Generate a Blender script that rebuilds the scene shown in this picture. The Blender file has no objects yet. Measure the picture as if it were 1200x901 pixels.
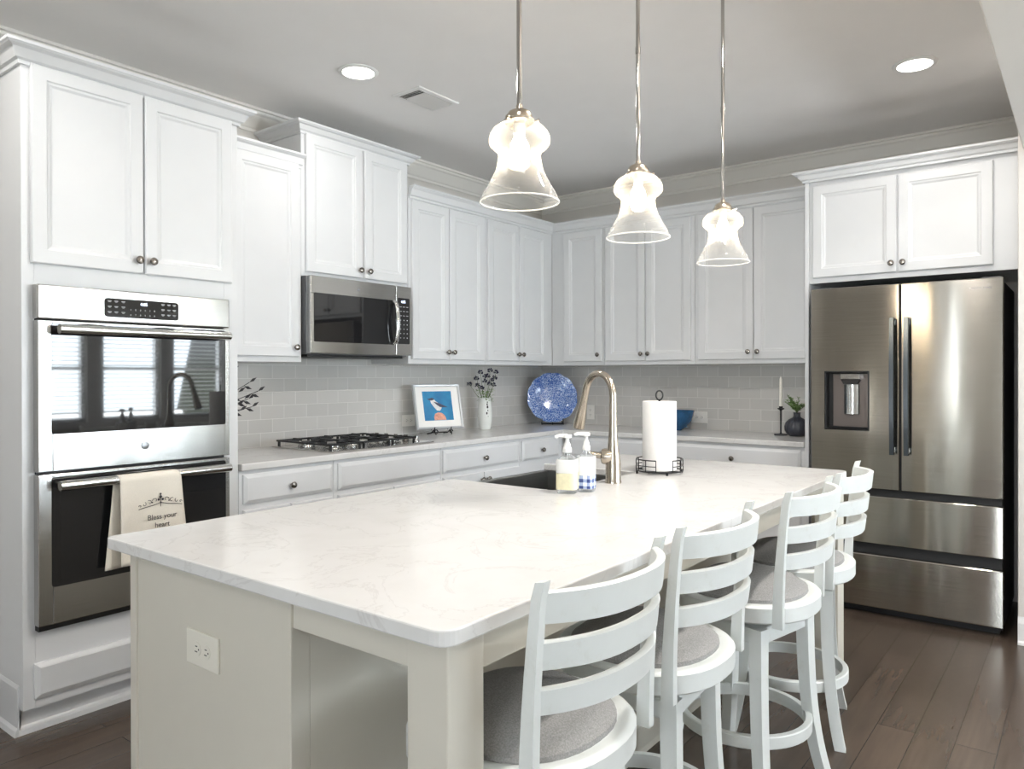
import bpy, bmesh, math, random
from mathutils import Vector, Matrix
random.seed(7)
PI = math.pi
sc = bpy.context.scene
COL = sc.collection

# ------------------------------------------------------------------ camera
cd = bpy.data.cameras.new('camera'); cam = bpy.data.objects.new('camera', cd); COL.objects.link(cam); sc.camera = cam
_y, _p, _r = math.radians(37.628), math.radians(-0.184), math.radians(-0.114)
_F = Vector((-math.sin(_y)*math.cos(_p), math.cos(_y)*math.cos(_p), math.sin(_p)))
_R = Vector((math.cos(_y), math.sin(_y), 0)); _U = _R.cross(_F)
_R2 = _R*math.cos(_r)+_U*math.sin(_r); _U2 = -_R*math.sin(_r)+_U*math.cos(_r)
_M = Matrix((_R2, _U2, -_F)).transposed().to_4x4(); _M.translation = Vector((3.682, -5.191, 1.319))
cam.matrix_world = _M
cd.sensor_width = 36; cd.lens = 36*878.358/1200; cd.shift_y = -9.446/1200; cd.clip_start = .05

# ------------------------------------------------------------------ view, world, daylight
sc.view_settings.view_transform = 'Standard'; sc.view_settings.look = 'None'
sc.view_settings.gamma = 1; sc.view_settings.use_curve_mapping = False
sc.view_settings.exposure = 0.24
sc.cycles.use_denoising = True
sc.cycles.max_bounces = 10; sc.cycles.diffuse_bounces = 6; sc.cycles.glossy_bounces = 5
sc.cycles.transparent_max_bounces = 24; sc.cycles.caustics_reflective = False; sc.cycles.caustics_refractive = False
sc.cycles.sample_clamp_indirect = 6
W = bpy.data.worlds.new('sky'); sc.world = W; W.use_nodes = True
_n = W.node_tree.nodes; _l = W.node_tree.links
_bg = _n['Background']; _bg.inputs['Strength'].default_value = 3.5
_tc = _n.new('ShaderNodeTexCoord'); _sx = _n.new('ShaderNodeSeparateXYZ'); _cr = _n.new('ShaderNodeValToRGB')
_l.new(_tc.outputs['Generated'], _sx.inputs[0]); _l.new(_sx.outputs['Z'], _cr.inputs[0]); _l.new(_cr.outputs[0], _bg.inputs[0])
_cr.color_ramp.elements[0].position = 0.0; _cr.color_ramp.elements[0].color = (.42, .48, .40, 1)
_cr.color_ramp.elements[1].position = 0.06; _cr.color_ramp.elements[1].color = (.8, .88, 1, 1)

CEIL = 2.778
XR, YB = 6.0, -9.0          # window wall of the dining side, wall behind the camera
FILL = (.93, .96, 1.0); DAY = (.80, .91, 1.0); WARM = (1.0, .87, .72)
def area_light(name, loc, look, sx, sy, power, color, shape='RECTANGLE'):
    L = bpy.data.lights.new(name, 'AREA'); L.shape = shape; L.size = sx; L.size_y = sy; L.energy = power; L.color = color
    o = bpy.data.objects.new(name, L); COL.objects.link(o); o.location = loc
    o.rotation_euler = Vector(look).to_track_quat('-Z', 'Y').to_euler(); return o
# daylight outside each window, plus added low lamps aimed up to brighten the ceiling
WIN_R = [(-3.00, -2.36), (-2.22, -1.69), (-1.54, -.90), (-.76, -.12)]     # y ranges of the windows in the right wall
WIN_B = [(2.16, 2.42), (3.40, 4.45), (4.65, 5.70)]                                        # x ranges, wall behind the camera; the two wide windows are added for fill light
WZ = (.82, 1.95)
P_WIN_R, P_WIN_B = 118, 110
for a, b in WIN_R:
    area_light('daylight', (XR+.85, (a+b)/2, 1.85), (-1, 0, -.40), .80, 2.1, P_WIN_R, DAY)
    area_light('ceiling_fill', (XR+.75, (a+b)/2, .35), (-1, 0, .62), .75, 1.2, P_WIN_R*.62, FILL)
for a, b in WIN_B:
    area_light('daylight', ((a+b)/2, YB-.75, 1.95), (0, 1, -.40), b-a, 2.2, P_WIN_B*(b-a)*(1 if b > 3 else .45), DAY)
    area_light('ceiling_fill', ((a+b)/2, YB-.75, .15), (0, 1, .50), b-a, 1.2, P_WIN_B*(b-a)*.7, FILL)
P_CAN, P_BULB = 4.0, 2.6

# ------------------------------------------------------------------ material helpers
def lin(r, g, b):
    f = lambda c: (c/255/12.92) if c/255 <= .04045 else ((c/255+.055)/1.055)**2.4
    return (f(r), f(g), f(b), 1)
class NT:
    def __init__(s, name):
        s.m = bpy.data.materials.new(name); s.m.use_nodes = True
        s.t = s.m.node_tree; s.n = s.t.nodes; s.l = s.t.links; s.b = s.n['Principled BSDF']
    def add(s, kind, **kw):
        nd = s.n.new('ShaderNode'+kind)
        for k, v in kw.items():
            if hasattr(nd, k): setattr(nd, k, v)
            else: nd.inputs[k.replace('_', ' ')].default_value = v
        return nd
    def link(s, a, b): s.l.new(a, b)
    def setb(s, **kw):
        for k, v in kw.items(): s.b.inputs[k.replace('_', ' ')].default_value = v
    def ramp(s, fac, *stops):
        r = s.add('ValToRGB'); e = r.color_ramp.elements
        e[0].position, e[0].color = stops[0]; e[1].position, e[1].color = stops[-1]
        for p, c in stops[1:-1]: x = e.new(p); x.color = c
        s.link(fac, r.inputs[0]); return r
    def coord(s, scale=(1, 1, 1), rot=(0, 0, 0), out='Object'):
        tc = s.add('TexCoord'); mp = s.add('Mapping'); mp.inputs['Scale'].default_value = scale; mp.inputs['Rotation'].default_value = rot
        s.link(tc.outputs[out], mp.inputs[0]); return mp.outputs[0]
    def bump(s, h, strength, dist=.002):
        b = s.add('Bump'); b.inputs['Strength'].default_value = strength; b.inputs['Distance'].default_value = dist
        s.link(h, b.inputs['Height']); s.link(b.outputs[0], s.b.inputs['Normal'])
def plain(name, rgb, rough=.5, metal=0, var=.03, scale=6, bump=0, **kw):
    t = NT(name); c = lin(*rgb)
    nz = t.add('TexNoise', Scale=scale, Detail=3.0); t.link(t.coord(), nz.inputs['Vector'])
    lo = tuple(max(0, v*(1-var)) for v in c[:3])+(1,); hi = tuple(min(1, v*(1+var)) for v in c[:3])+(1,)
    r = t.ramp(nz.outputs['Fac'], (.3, lo), (.7, hi)); t.link(r.outputs[0], t.b.inputs['Base Color'])
    t.setb(Roughness=rough, Metallic=metal, **kw)
    if bump: 
        n2 = t.add('TexNoise', Scale=scale*12, Detail=2.0); t.link(t.coord(), n2.inputs['Vector']); t.bump(n2.outputs['Fac'], bump)
    return t.m
def emis(name, rgb, s):
    t = NT(name); t.setb(Emission_Strength=s, Roughness=.4); t.b.inputs['Base Color'].default_value = lin(*rgb); t.b.inputs['Emission Color'].default_value = lin(*rgb); return t.m
M = {}
M['cab'] = plain('white_cabinet_paint', (217, 218, 219), .32, var=.012)
M['island'] = plain('ivory_island_paint', (209, 204, 192), .35, var=.012)
M['wall'] = plain('greige_wall_paint', (208, 204, 198), .7, var=.012, bump=.05)
M['ceil'] = plain('ceiling_paint', (234, 232, 230), .8, var=.01, bump=.04)
M['trim'] = plain('white_trim_paint', (224, 223, 221), .35, var=.01)
M['crown'] = plain('crown_paint', (222, 219, 213), .45, var=.01)
M['black'] = plain('black_plastic', (16, 16, 17), .35)
M['iron'] = plain('cast_iron_black', (22, 22, 24), .42, var=.15, scale=40, bump=.3)
M['wire'] = plain('black_wire', (20, 20, 22), .4, metal=.3)
M['nickel'] = plain('brushed_nickel', (186, 176, 162), .24, metal=1, var=.03)
M['knob'] = plain('pewter_knob', (140, 134, 128), .22, metal=1, var=.05)
M['chrome'] = plain('polished_chrome', (182, 180, 176), .08, metal=1, var=.01)
M['paper'] = plain('paper_towel', (232, 230, 227), .9, var=.01, scale=30, bump=.6)
M['plate_white'] = plain('white_switch_plate', (238, 236, 230), .35, var=.01)
M['ivory_plate'] = plain('ivory_switch_plate', (228, 224, 212), .35, var=.01)
M['slot'] = plain('socket_slot', (60, 56, 50), .5)
M['ceramic'] = plain('white_ceramic', (232, 234, 230), .2, var=.02)
M['candle'] = plain('white_wax', (240, 236, 226), .45)
M['bowl'] = plain('blue_glaze', (30, 84, 128), .15, var=.25, scale=25)
M['vase_dark'] = plain('charcoal_ribbed_glaze', (52, 54, 62), .3, var=.2, scale=20)
M['leaf'] = plain('green_leaf', (122, 150, 92), .5, var=.35, scale=50)
M['leaf_dark'] = plain('dark_leaf', (38, 36, 40), .5, var=.2)
M['stem'] = plain('green_stem', (84, 104, 62), .6)
M['bloom'] = plain('navy_bloom', (38, 34, 60), .7, var=.35, scale=60)
M['blade'] = plain('blind_slat', (240, 240, 238), .5)
M['soap_cream'] = plain('cream_label', (226, 220, 186), .45, var=.06, scale=60)
M['plastic_white'] = plain('white_pump_plastic', (228, 228, 226), .3, var=.01)
M['gold'] = plain('label_band', (150, 120, 80), .4)
M['ink'] = plain('dark_ink', (58, 54, 56), .7)
M['legend'] = plain('grey_key_legend', (190, 192, 196), .5)
M['digit'] = emis('lit_digits', (215, 228, 255), 2.2)
M['badge'] = plain('grey_badge', (150, 152, 154), .3, metal=.8)
M['mat_board'] = plain('white_mat_board', (240, 238, 234), .7, var=.01)
M['frame_silver'] = plain('silver_frame', (188, 190, 192), .35, metal=.4)
M['pic_bird'] = plain('painted_bird_white', (226, 226, 224), .6, var=.1, scale=90)
M['pic_wing'] = plain('painted_wing_slate', (66, 70, 90), .6, var=.25, scale=90)
M['pic_rock'] = plain('painted_coral_rock', (218, 156, 132), .6, var=.2, scale=80)
M['bulb'] = emis('warm_bulb', (255, 232, 196), 60)
M['can'] = emis('recessed_lamp_face', (255, 250, 240), 14)
M['duct'] = plain('vent_opening', (110, 108, 104), .6)
M['dark_gap'] = plain('dark_cabinet_gap', (30, 28, 26), .7)
M['rubber'] = plain('rubber_seal', (24, 24, 25), .6)
M['disp'] = plain('dispenser_panel', (120, 112, 108), .3, metal=.6)
M['handle_dark'] = plain('dark_steel_handle', (112, 120, 128), .22, metal=1, var=.04)
M['grey_side'] = plain('appliance_side_grey', (96, 98, 100), .45, metal=.3)
M['shell'] = plain('black_appliance_side', (14, 14, 15), .5)

def steel(name, rgb, rough=.26, aniso=.75, wave=.0, vertical=False):
    t = NT(name); t.setb(Metallic=1.0, Roughness=rough, Anisotropic=aniso, Anisotropic_Rotation=.25)
    co = t.coord((3, 3, 260) if not vertical else (260, 260, 3))
    nz = t.add('TexNoise', Scale=1.0, Detail=3.0); t.link(co, nz.inputs['Vector'])
    c = lin(*rgb); r = t.ramp(nz.outputs['Fac'], (.3, tuple(v*.93 for v in c[:3])+(1,)), (.7, tuple(min(1, v*1.05) for v in c[:3])+(1,)))
    t.link(r.outputs[0], t.b.inputs['Base Color'])
    mr = t.add('MapRange'); mr.inputs['To Min'].default_value = rough*.85; mr.inputs['To Max'].default_value = rough*1.2
    t.link(nz.outputs['Fac'], mr.inputs[0]); t.link(mr.outputs[0], t.b.inputs['Roughness'])
    tg = t.add('Tangent'); tg.direction_type = 'RADIAL'; tg.axis = 'Z'; t.link(tg.outputs[0], t.b.inputs['Tangent'])
    if wave:
        n2 = t.add('TexNoise', Scale=1.0, Detail=1.0); t.link(t.coord((7, 7, 1.2)), n2.inputs['Vector']); t.bump(n2.outputs['Fac'], wave, .02)
    return t.m
M['steel'] = steel('stainless_oven', (194, 193, 190), .2, .7, .04)
M['steel_fridge'] = steel('stainless_fridge', (190, 185, 176), .15, .9, .05)
M['steel_sink'] = steel('stainless_sink', (150, 150, 148), .32, .3)
M['steel_bar'] = plain('steel_bar', (200, 200, 198), .16, metal=1)

def black_glass():
    t = NT('black_oven_glass'); t.b.inputs['Base Color'].default_value = (.012, .012, .013, 1)
    t.setb(Roughness=.03, IOR=1.62); return t.m
M['glass_black'] = black_glass()
def thin_glass(name, tint, milk, edge, rough=.03, bubbles=False):
    t = NT(name); t.n.remove(t.b); out = [n for n in t.n if n.type == 'OUTPUT_MATERIAL'][0]
    tr = t.add('BsdfTransparent'); tr.inputs[0].default_value = tint
    gl = t.add('BsdfGlossy'); gl.inputs['Roughness'].default_value = rough
    df = t.add('BsdfTranslucent'); df.inputs[0].default_value = (.95, .95, .95, 1)
    d2 = t.add('BsdfDiffuse'); d2.inputs[0].default_value = (.95, .95, .95, 1)
    dd = t.add('MixShader'); t.link(df.outputs[0], dd.inputs[1]); t.link(d2.outputs[0], dd.inputs[2])
    lw = t.add('LayerWeight'); lw.inputs['Blend'].default_value = .35
    l2 = t.add('LayerWeight'); l2.inputs['Blend'].default_value = .5; pw = t.add('Math', operation='POWER'); pw.inputs[1].default_value = 4.0; t.link(l2.outputs['Facing'], pw.inputs[0])
    fr = t.add('Math', operation='MULTIPLY_ADD'); fr.inputs[1].default_value = .4; fr.inputs[2].default_value = .035; t.link(pw.outputs[0], fr.inputs[0])
    m1 = t.add('MixShader'); mr = t.add('MapRange'); mr.inputs['To Min'].default_value = milk; mr.inputs['To Max'].default_value = edge
    t.link(lw.outputs['Facing'], mr.inputs[0])
    fac = mr.outputs[0]
    if bubbles:
        nz = t.add('TexNoise', Scale=45.0, Detail=4.0); t.link(t.coord(), nz.inputs['Vector'])
        r2 = t.ramp(nz.outputs['Fac'], (.35, (.5, .5, .5, 1)), (.72, (1.7, 1.7, 1.7, 1)))
        mm = t.add('Math', operation='MULTIPLY'); t.link(mr.outputs[0], mm.inputs[0]); t.link(r2.outputs[0], mm.inputs[1]); fac = mm.outputs[0]
    t.link(fac, m1.inputs[0]); t.link(tr.outputs[0], m1.inputs[1]); t.link(dd.outputs[0], m1.inputs[2])
    m2 = t.add('MixShader'); t.link(fr.outputs[0], m2.inputs[0]); t.link(m1.outputs[0], m2.inputs[1]); t.link(gl.outputs[0], m2.inputs[2])
    t.link(m2.outputs[0], out.inputs[0]); return t.m
M['shade_glass'] = thin_glass('seeded_clear_glass', (.99, .99, .98, 1), .016, .38, bubbles=True)
M['clear'] = thin_glass('clear_bottle_plastic', (.95, .97, .98, 1), .10, .45)
M['pane'] = thin_glass('window_pane', (.97, .99, .98, 1), .0, .02)

def mat_quartz(name, scale):
    t = NT(name); co = t.coord((1, 1, 1), out='Object')
    n1 = t.add('TexNoise', Scale=3.4*scale, Detail=9.0, Roughness=.62, Distortion=1.4); t.link(co, n1.inputs['Vector'])
    v = t.ramp(n1.outputs['Fac'], (.40, lin(216, 215, 213)), (.485, lin(216, 215, 213)), (.50, lin(206, 204, 202)), (.515, lin(216, 215, 213)), (.62, lin(216, 215, 213)))
    n2 = t.add('TexNoise', Scale=9*scale, Detail=6.0); t.link(co, n2.inputs['Vector'])
    m = t.ramp(n2.outputs['Fac'], (.35, (.965, .962, .957, 1)), (.6, (1, 1, 1, 1)))
    mx = t.add('MixRGB', blend_type='MULTIPLY'); mx.inputs[0].default_value = 1; t.link(v.outputs[0], mx.inputs[1]); t.link(m.outputs[0], mx.inputs[2])
    t.link(mx.outputs[0], t.b.inputs['Base Color']); t.setb(Roughness=.18, IOR=1.38); return t.m
M['quartz'] = mat_quartz('veined_white_quartz', 1)
def mat_tile(name, ax):
    t = NT(name); g = t.add('NewGeometry'); s = t.add('SeparateXYZ'); t.link(g.outputs['Position'], s.inputs[0])
    c = t.add('CombineXYZ'); t.link(s.outputs[ax], c.inputs[0])
    sb = t.add('Math', operation='SUBTRACT'); sb.inputs[1].default_value = .9145; t.link(s.outputs['Z'], sb.inputs[0]); t.link(sb.outputs[0], c.inputs[1])
    br = t.add('TexBrick'); br.offset = .5
    for k, v in (('Scale', 1.0), ('Mortar Size', .0022), ('Mortar Smooth', .2), ('Brick Width', .156), ('Row Height', .0765), ('Bias', 0.0)): br.inputs[k].default_value = v
    br.inputs['Color1'].default_value = lin(206, 204, 200); br.inputs['Color2'].default_value = lin(198, 196, 192); br.inputs['Mortar'].default_value = lin(222, 220, 216)
    t.link(c.outputs[0], br.inputs['Vector']); t.link(br.outputs['Color'], t.b.inputs['Base Color'])
    t.setb(Roughness=.14); iv = t.add('Math', operation='SUBTRACT'); iv.inputs[0].default_value = 1; t.link(br.outputs['Fac'], iv.inputs[1]); t.bump(iv.outputs[0], .5, .002)
    return t.m
M['tile_left'] = mat_tile('grey_glass_subway_tile_left', 'Y'); M['tile_back'] = mat_tile('grey_glass_subway_tile_back', 'X')
def mat_floor():
    t = NT('dark_oak_planks'); g = t.add('NewGeometry'); mp = t.add('Mapping'); mp.inputs['Rotation'].default_value = (0, 0, PI/2)
    t.link(g.outputs['Position'], mp.inputs[0])
    br = t.add('TexBrick'); br.offset = .37
    for k, v in (('Scale', 1.0), ('Mortar Size', .0015), ('Mortar Smooth', .1), ('Brick Width', 1.3), ('Row Height', .127)): br.inputs[k].default_value = v
    br.inputs['Color1'].default_value = lin(84, 72, 63); br.inputs['Color2'].default_value = lin(73, 62, 54); br.inputs['Mortar'].default_value = lin(30, 24, 21)
    t.link(mp.outputs[0], br.inputs['Vector'])
    m2 = t.add('Mapping'); m2.inputs['Scale'].default_value = (26, 2.2, 1); t.link(g.outputs['Position'], m2.inputs[0])
    nz = t.add('TexNoise', Scale=1.0, Detail=5.0, Distortion=.25); t.link(m2.outputs[0], nz.inputs['Vector'])
    r = t.ramp(nz.outputs['Fac'], (.3, (.84, .84, .84, 1)), (.7, (1.10, 1.09, 1.08, 1)))
    mx = t.add('MixRGB', blend_type='MULTIPLY'); mx.inputs[0].default_value = 1; t.link(br.outputs['Color'], mx.inputs[1]); t.link(r.outputs[0], mx.inputs[2])
    t.link(mx.outputs[0], t.b.inputs['Base Color']); t.setb(Roughness=.24)
    t.bump(nz.outputs['Fac'], .08, .002); return t.m
M['floor'] = mat_floor()
def mat_stool():
    t = NT('chalky_white_stool_paint'); co = t.coord()
    nz = t.add('TexNoise', Scale=14.0, Detail=6.0, Roughness=.7); t.link(co, nz.inputs['Vector'])
    r = t.ramp(nz.outputs['Fac'], (.30, lin(208, 210, 205)), (.42, lin(215, 218, 215)), (.8, lin(218, 221, 219)))
    t.link(r.outputs[0], t.b.inputs['Base Color']); t.setb(Roughness=.38); return t.m
M['stool'] = mat_stool()
def mat_fabric(name, rgb, sc_=320, var=.22, bump=.5):
    t = NT(name); co = t.coord()
    n1 = t.add('TexNoise', Scale=sc_, Detail=2.0); t.link(co, n1.inputs['Vector'])
    c = lin(*rgb); r = t.ramp(n1.outputs['Fac'], (.3, tuple(v*(1-var) for v in c[:3])+(1,)), (.7, tuple(min(1, v*(1+var)) for v in c[:3])+(1,)))
    t.link(r.outputs[0], t.b.inputs['Base Color']); t.setb(Roughness=.95); t.bump(n1.outputs['Fac'], bump, .001); return t.m
M['cushion'] = mat_fabric('grey_heather_fabric', (142, 140, 138))
M['linen'] = mat_fabric('cream_tea_towel', (228, 221, 208), 400, .05, .4)
def mat_plate():
    t = NT('blue_white_splatter_glaze'); co = t.coord()
    v = t.add('TexVoronoi', feature='DISTANCE_TO_EDGE'); v.inputs['Scale'].default_value = 78; 
    nz = t.add('TexNoise', Scale=30.0, Detail=3.0); t.link(co, nz.inputs['Vector'])
    mx = t.add('MixRGB'); mx.inputs[0].default_value = .035; t.link(co, mx.inputs[1]); t.link(nz.outputs['Color'], mx.inputs[2]); t.link(mx.outputs[0], v.inputs['Vector'])
    r = t.ramp(v.outputs['Distance'], (.02, lin(210, 224, 242)), (.075, lin(104, 146, 210)), (.14, lin(34, 84, 168)))
    n2 = t.add('TexNoise', Scale=16.0, Detail=2.0); t.link(co, n2.inputs['Vector'])
    r2 = t.ramp(n2.outputs['Fac'], (.28, (0, 0, 0, 1)), (.42, (1, 1, 1, 1)))
    m3 = t.add('MixRGB'); m3.inputs[1].default_value = lin(30, 84, 170); t.link(r2.outputs[0], m3.inputs[0]); t.link(r.outputs[0], m3.inputs[2])
    t.link(m3.outputs[0], t.b.inputs['Base Color']); t.setb(Roughness=.12); return t.m
M['blueplate'] = mat_plate()
def mat_paint_blue():
    t = NT('painted_teal_sky'); n = t.add('TexNoise', Scale=9.0, Detail=4.0); t.link(t.coord(), n.inputs['Vector'])
    r = t.ramp(n.outputs['Fac'], (.3, lin(14, 108, 160)), (.7, lin(34, 140, 184))); t.link(r.outputs[0], t.b.inputs['Base Color']); t.setb(Roughness=.4); return t.m
M['pic_sky'] = mat_paint_blue()
def mat_plaid():
    t = NT('blue_plaid_label'); co = t.coord(); s = t.add('SeparateXYZ'); t.link(co, s.inputs[0])
    def band(sock, f, ph):
        m = t.add('Math', operation='MULTIPLY'); m.inputs[1].default_value = f; t.link(sock, m.inputs[0])
        a = t.add('Math', operation='ADD'); a.inputs[1].default_value = ph; t.link(m.outputs[0], a.inputs[0])
        q = t.add('Math', operation='FRACT'); t.link(a.outputs[0], q.inputs[0])
        g = t.add('Math', operation='GREATER_THAN'); g.inputs[1].default_value = .5; t.link(q.outputs[0], g.inputs[0]); return g.outputs[0]
    ad = t.add('Math', operation='ADD'); t.link(s.outputs['X'], ad.inputs[0]); t.link(s.outputs['Y'], ad.inputs[1])
    a = band(ad.outputs[0], 38, .2); b = band(s.outputs['Z'], 42, .1)
    su = t.add('Math', operation='ADD'); t.link(a, su.inputs[0]); t.link(b, su.inputs[1])
    hf = t.add('Math', operation='MULTIPLY'); hf.inputs[1].default_value = .5; t.link(su.outputs[0], hf.inputs[0])
    r = t.ramp(hf.outputs[0], (0, lin(236, 240, 248)), (.5, lin(160, 176, 214)), (1, lin(56, 74, 140)))
    t.link(r.outputs[0], t.b.inputs['Base Color']); t.setb(Roughness=.4); return t.m
M['plaid'] = mat_plaid()

# ------------------------------------------------------------------ geometry helpers
class MB:
    """collects shapes and links them as one mesh object"""
    def __init__(s): s.v = []; s.f = []; s.mi = []; s.sm = []; s.mats = []; s.cur = 0
    def mat(s, m):
        if m not in s.mats: s.mats.append(m)
        s.cur = s.mats.index(m); return s
    def _add(s, vs, fs, smooth=False, T=None):
        o = len(s.v)
        s.v += [tuple(T @ Vector(v)) for v in vs] if T is not None else [tuple(v) for v in vs]
        for f in fs: s.f.append(tuple(o+i for i in f)); s.mi.append(s.cur); s.sm.append(smooth)
        return s
    def bm(s, b, smooth=False, T=None):
        b.verts.index_update(); s._add([v.co[:] for v in b.verts], [[v.index for v in f.verts] for f in b.faces], smooth, T); b.free(); return s
    def box(s, x0, x1, y0, y1, z0, z1, bev=0, seg=2, T=None):
        if x1 < x0: x0, x1 = x1, x0
        if y1 < y0: y0, y1 = y1, y0
        b = bmesh.new(); bmesh.ops.create_cube(b, size=1, matrix=Matrix.Translation(((x0+x1)/2, (y0+y1)/2, (z0+z1)/2)) @ Matrix.Diagonal((x1-x0, y1-y0, z1-z0, 1)))
        if bev: bmesh.ops.bevel(b, geom=list(b.edges), offset=bev, segments=seg, affect='EDGES', profile=.5)
        return s.bm(b, False, T)
    def tube(s, path, r, seg=12, cap=True, closed=False, T=None, flat=None):
        """path of points; r number or list; flat=(a,b) elliptic factors"""
        P = [Vector(p) for p in path]; n = len(P); R = r if isinstance(r, (list, tuple)) else [r]*n
        vs = []; fs = []; up = None
        for i, p in enumerate(P):
            a = P[(i-1) % n] if (i > 0 or closed) else p; c = P[(i+1) % n] if (i < n-1 or closed) else p
            t = (c-a).normalized()
            if up is None: up = t.orthogonal().normalized() if abs(t.z) > .9 else (Vector((0, 0, 1))-t*t.z).normalized()
            up = (up-t*up.dot(t)).normalized(); w = t.cross(up)
            fa, fb = flat or (1, 1)
            for k in range(seg):
                an = 2*PI*k/seg; vs.append(p+(up*math.cos(an)*fa+w*math.sin(an)*fb)*R[i])
        m = n if closed else n-1
        for i in range(m):
            for k in range(seg):
                a, b = i*seg+k, i*seg+(k+1) % seg; c = ((i+1) % n)*seg+(k+1) % seg; d = ((i+1) % n)*seg+k
                fs.append((a, b, c, d))
        if cap and not closed: fs.append(tuple(range(seg-1, -1, -1))); fs.append(tuple((n-1)*seg+k for k in range(seg)))
        return s._add(vs, fs, True, T)
    def lathe(s, prof, c=(0, 0, 0), seg=32, T=None, closed=False, fn=None):
        """prof: list of (r,z) revolved round z"""
        vs = []; fs = []; n = len(prof)
        for (r, z) in prof:
            for k in range(seg):
                a = 2*PI*k/seg; rr = fn(r, a, z) if fn else r
                vs.append((c[0]+rr*math.cos(a), c[1]+rr*math.sin(a), c[2]+z))
        for i in range(n if closed else n-1):
            j = (i+1) % n
            for k in range(seg): k2 = (k+1) % seg; fs.append((i*seg+k, i*seg+k2, j*seg+k2, j*seg+k))
        if not closed:
            if prof[0][0] > 1e-6: fs.append(tuple(range(seg-1, -1, -1)))
            if prof[-1][0] > 1e-6: fs.append(tuple((n-1)*seg+k for k in range(seg)))
        return s._add(vs, fs, True, T)
    def prism(s, poly, z0, z1, bev=0, T=None, seg=2):
        b = bmesh.new(); vb = [b.verts.new((x, y, z0)) for x, y in poly]; vt = [b.verts.new((x, y, z1)) for x, y in poly]; n = len(poly)
        b.faces.new(vb[::-1]); b.faces.new(vt)
        for i in range(n): b.faces.new((vb[i], vb[(i+1) % n], vt[(i+1) % n], vt[i]))
        bmesh.ops.recalc_face_normals(b, faces=list(b.faces))
        if bev:
            es = [e for e in b.edges if len(e.link_faces) == 2 and e.calc_face_angle(0) > .6]
            bmesh.ops.bevel(b, geom=es, offset=bev, segments=seg, affect='EDGES', profile=.5)
        return s.bm(b, False, T)
    def rings(s, rings, cap0=True, cap1=True, smooth=False, T=None):
        n = len(rings[0]); vs = [p for r in rings for p in r]; fs = []
        for i in range(len(rings)-1):
            for k in range(n): k2 = (k+1) % n; fs.append((i*n+k, i*n+k2, (i+1)*n+k2, (i+1)*n+k))
        if cap0: fs.append(tuple(range(n-1, -1, -1)))
        if cap1: fs.append(tuple((len(rings)-1)*n+k for k in range(n)))
        return s._add(vs, fs, smooth, T)
    def grid(s, fn, nu, nv, smooth=True, T=None, skip=None):
        vs = [fn(i/nu, j/nv) for j in range(nv+1) for i in range(nu+1)]
        fs = [(j*(nu+1)+i, j*(nu+1)+i+1, (j+1)*(nu+1)+i+1, (j+1)*(nu+1)+i) for j in range(nv) for i in range(nu) if not (skip and skip(i, j))]
        return s._add(vs, fs, smooth, T)
    def sweep(s, path, prof, side=1, closed=False, T=None):
        """mitred moulding: path in xy, prof list of (out, z); out goes to the left of travel * side"""
        P = [Vector(p) for p in path]; n = len(P); dirs = []
        for i in range(n-1): dirs.append((P[i+1]-P[i]).normalized())
        vs = []; fs = []; m = len(prof)
        for i, p in enumerate(P):
            d0 = dirs[max(0, i-1)]; d1 = dirs[min(n-2, i)]
            n0 = Vector((-d0.y, d0.x))*side; n1 = Vector((-d1.y, d1.x))*side
            b = n0+n1; b = b/max(.2, b.dot(n0))
            for (o, z) in prof: vs.append((p.x+b.x*o, p.y+b.y*o, z))
        for i in range(n-1):
            for k in range(m): k2 = (k+1) % m; fs.append((i*m+k, i*m+k2, (i+1)*m+k2, (i+1)*m+k))
        fs.append(tuple(range(m-1, -1, -1))); fs.append(tuple((n-1)*m+k for k in range(m)))
        return s._add(vs, fs, False, T)
    def text(s, body, size, T, depth=.0004, align='CENTER', sx=1):
        c = bpy.data.curves.new('t', 'FONT'); c.body = body; c.size = size; c.align_x = align; c.align_y = 'CENTER'; c.extrude = depth
        o = bpy.data.objects.new('t', c); COL.objects.link(o); bpy.context.view_layer.update()
        me = bpy.data.meshes.new_from_object(o); S = Matrix.Diagonal((sx, 1, 1, 1))
        s._add([v.co[:] for v in me.vertices], [tuple(p.vertices) for p in me.polygons], False, T @ S)
        bpy.data.objects.remove(o); bpy.data.meshes.remove(me); bpy.data.curves.remove(c); return s
    def build(s, name, mat=None, parent=None, loc=None, rot=None, fix=True, **props):
        me = bpy.data.meshes.new(name); me.from_pydata(s.v, [], s.f)
        mats = s.mats if s.mats else [mat]
        for m in mats: me.materials.append(M[m] if isinstance(m, str) else m)
        me.polygons.foreach_set('material_index', s.mi if s.mats else [0]*len(s.f)); me.polygons.foreach_set('use_smooth', s.sm)
        me.update()
        if fix:
            b = bmesh.new(); b.from_mesh(me); bmesh.ops.recalc_face_normals(b, faces=list(b.faces)); b.to_mesh(me); b.free()
        if any(s.sm):
            try: me.set_sharp_from_angle(angle=math.radians(38))
            except Exception: pass
        o = bpy.data.objects.new(name, me); COL.objects.link(o)
        if parent: o.parent = parent
        if loc: o.location = loc
        if rot: o.rotation_euler = rot
        for k, v in props.items(): o[k] = v
        return o
def tag(o, label, cat, group=None, kind=None):
    o['label'] = label; o['category'] = cat
    if group: o['group'] = group
    if kind: o['kind'] = kind
    return o
def thing(name, label, cat, loc=(0, 0, 0), rz=0, group=None):
    o = bpy.data.objects.new(name, None); COL.objects.link(o); o.empty_display_size = .1
    o.location = loc; o.rotation_euler = (0, 0, rz); return tag(o, label, cat, group)
def struct(name, mb, mat, label=None):
    o = mb.build(name, mat); o['kind'] = 'structure'
    if label: o['label'] = label
    return o
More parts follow.
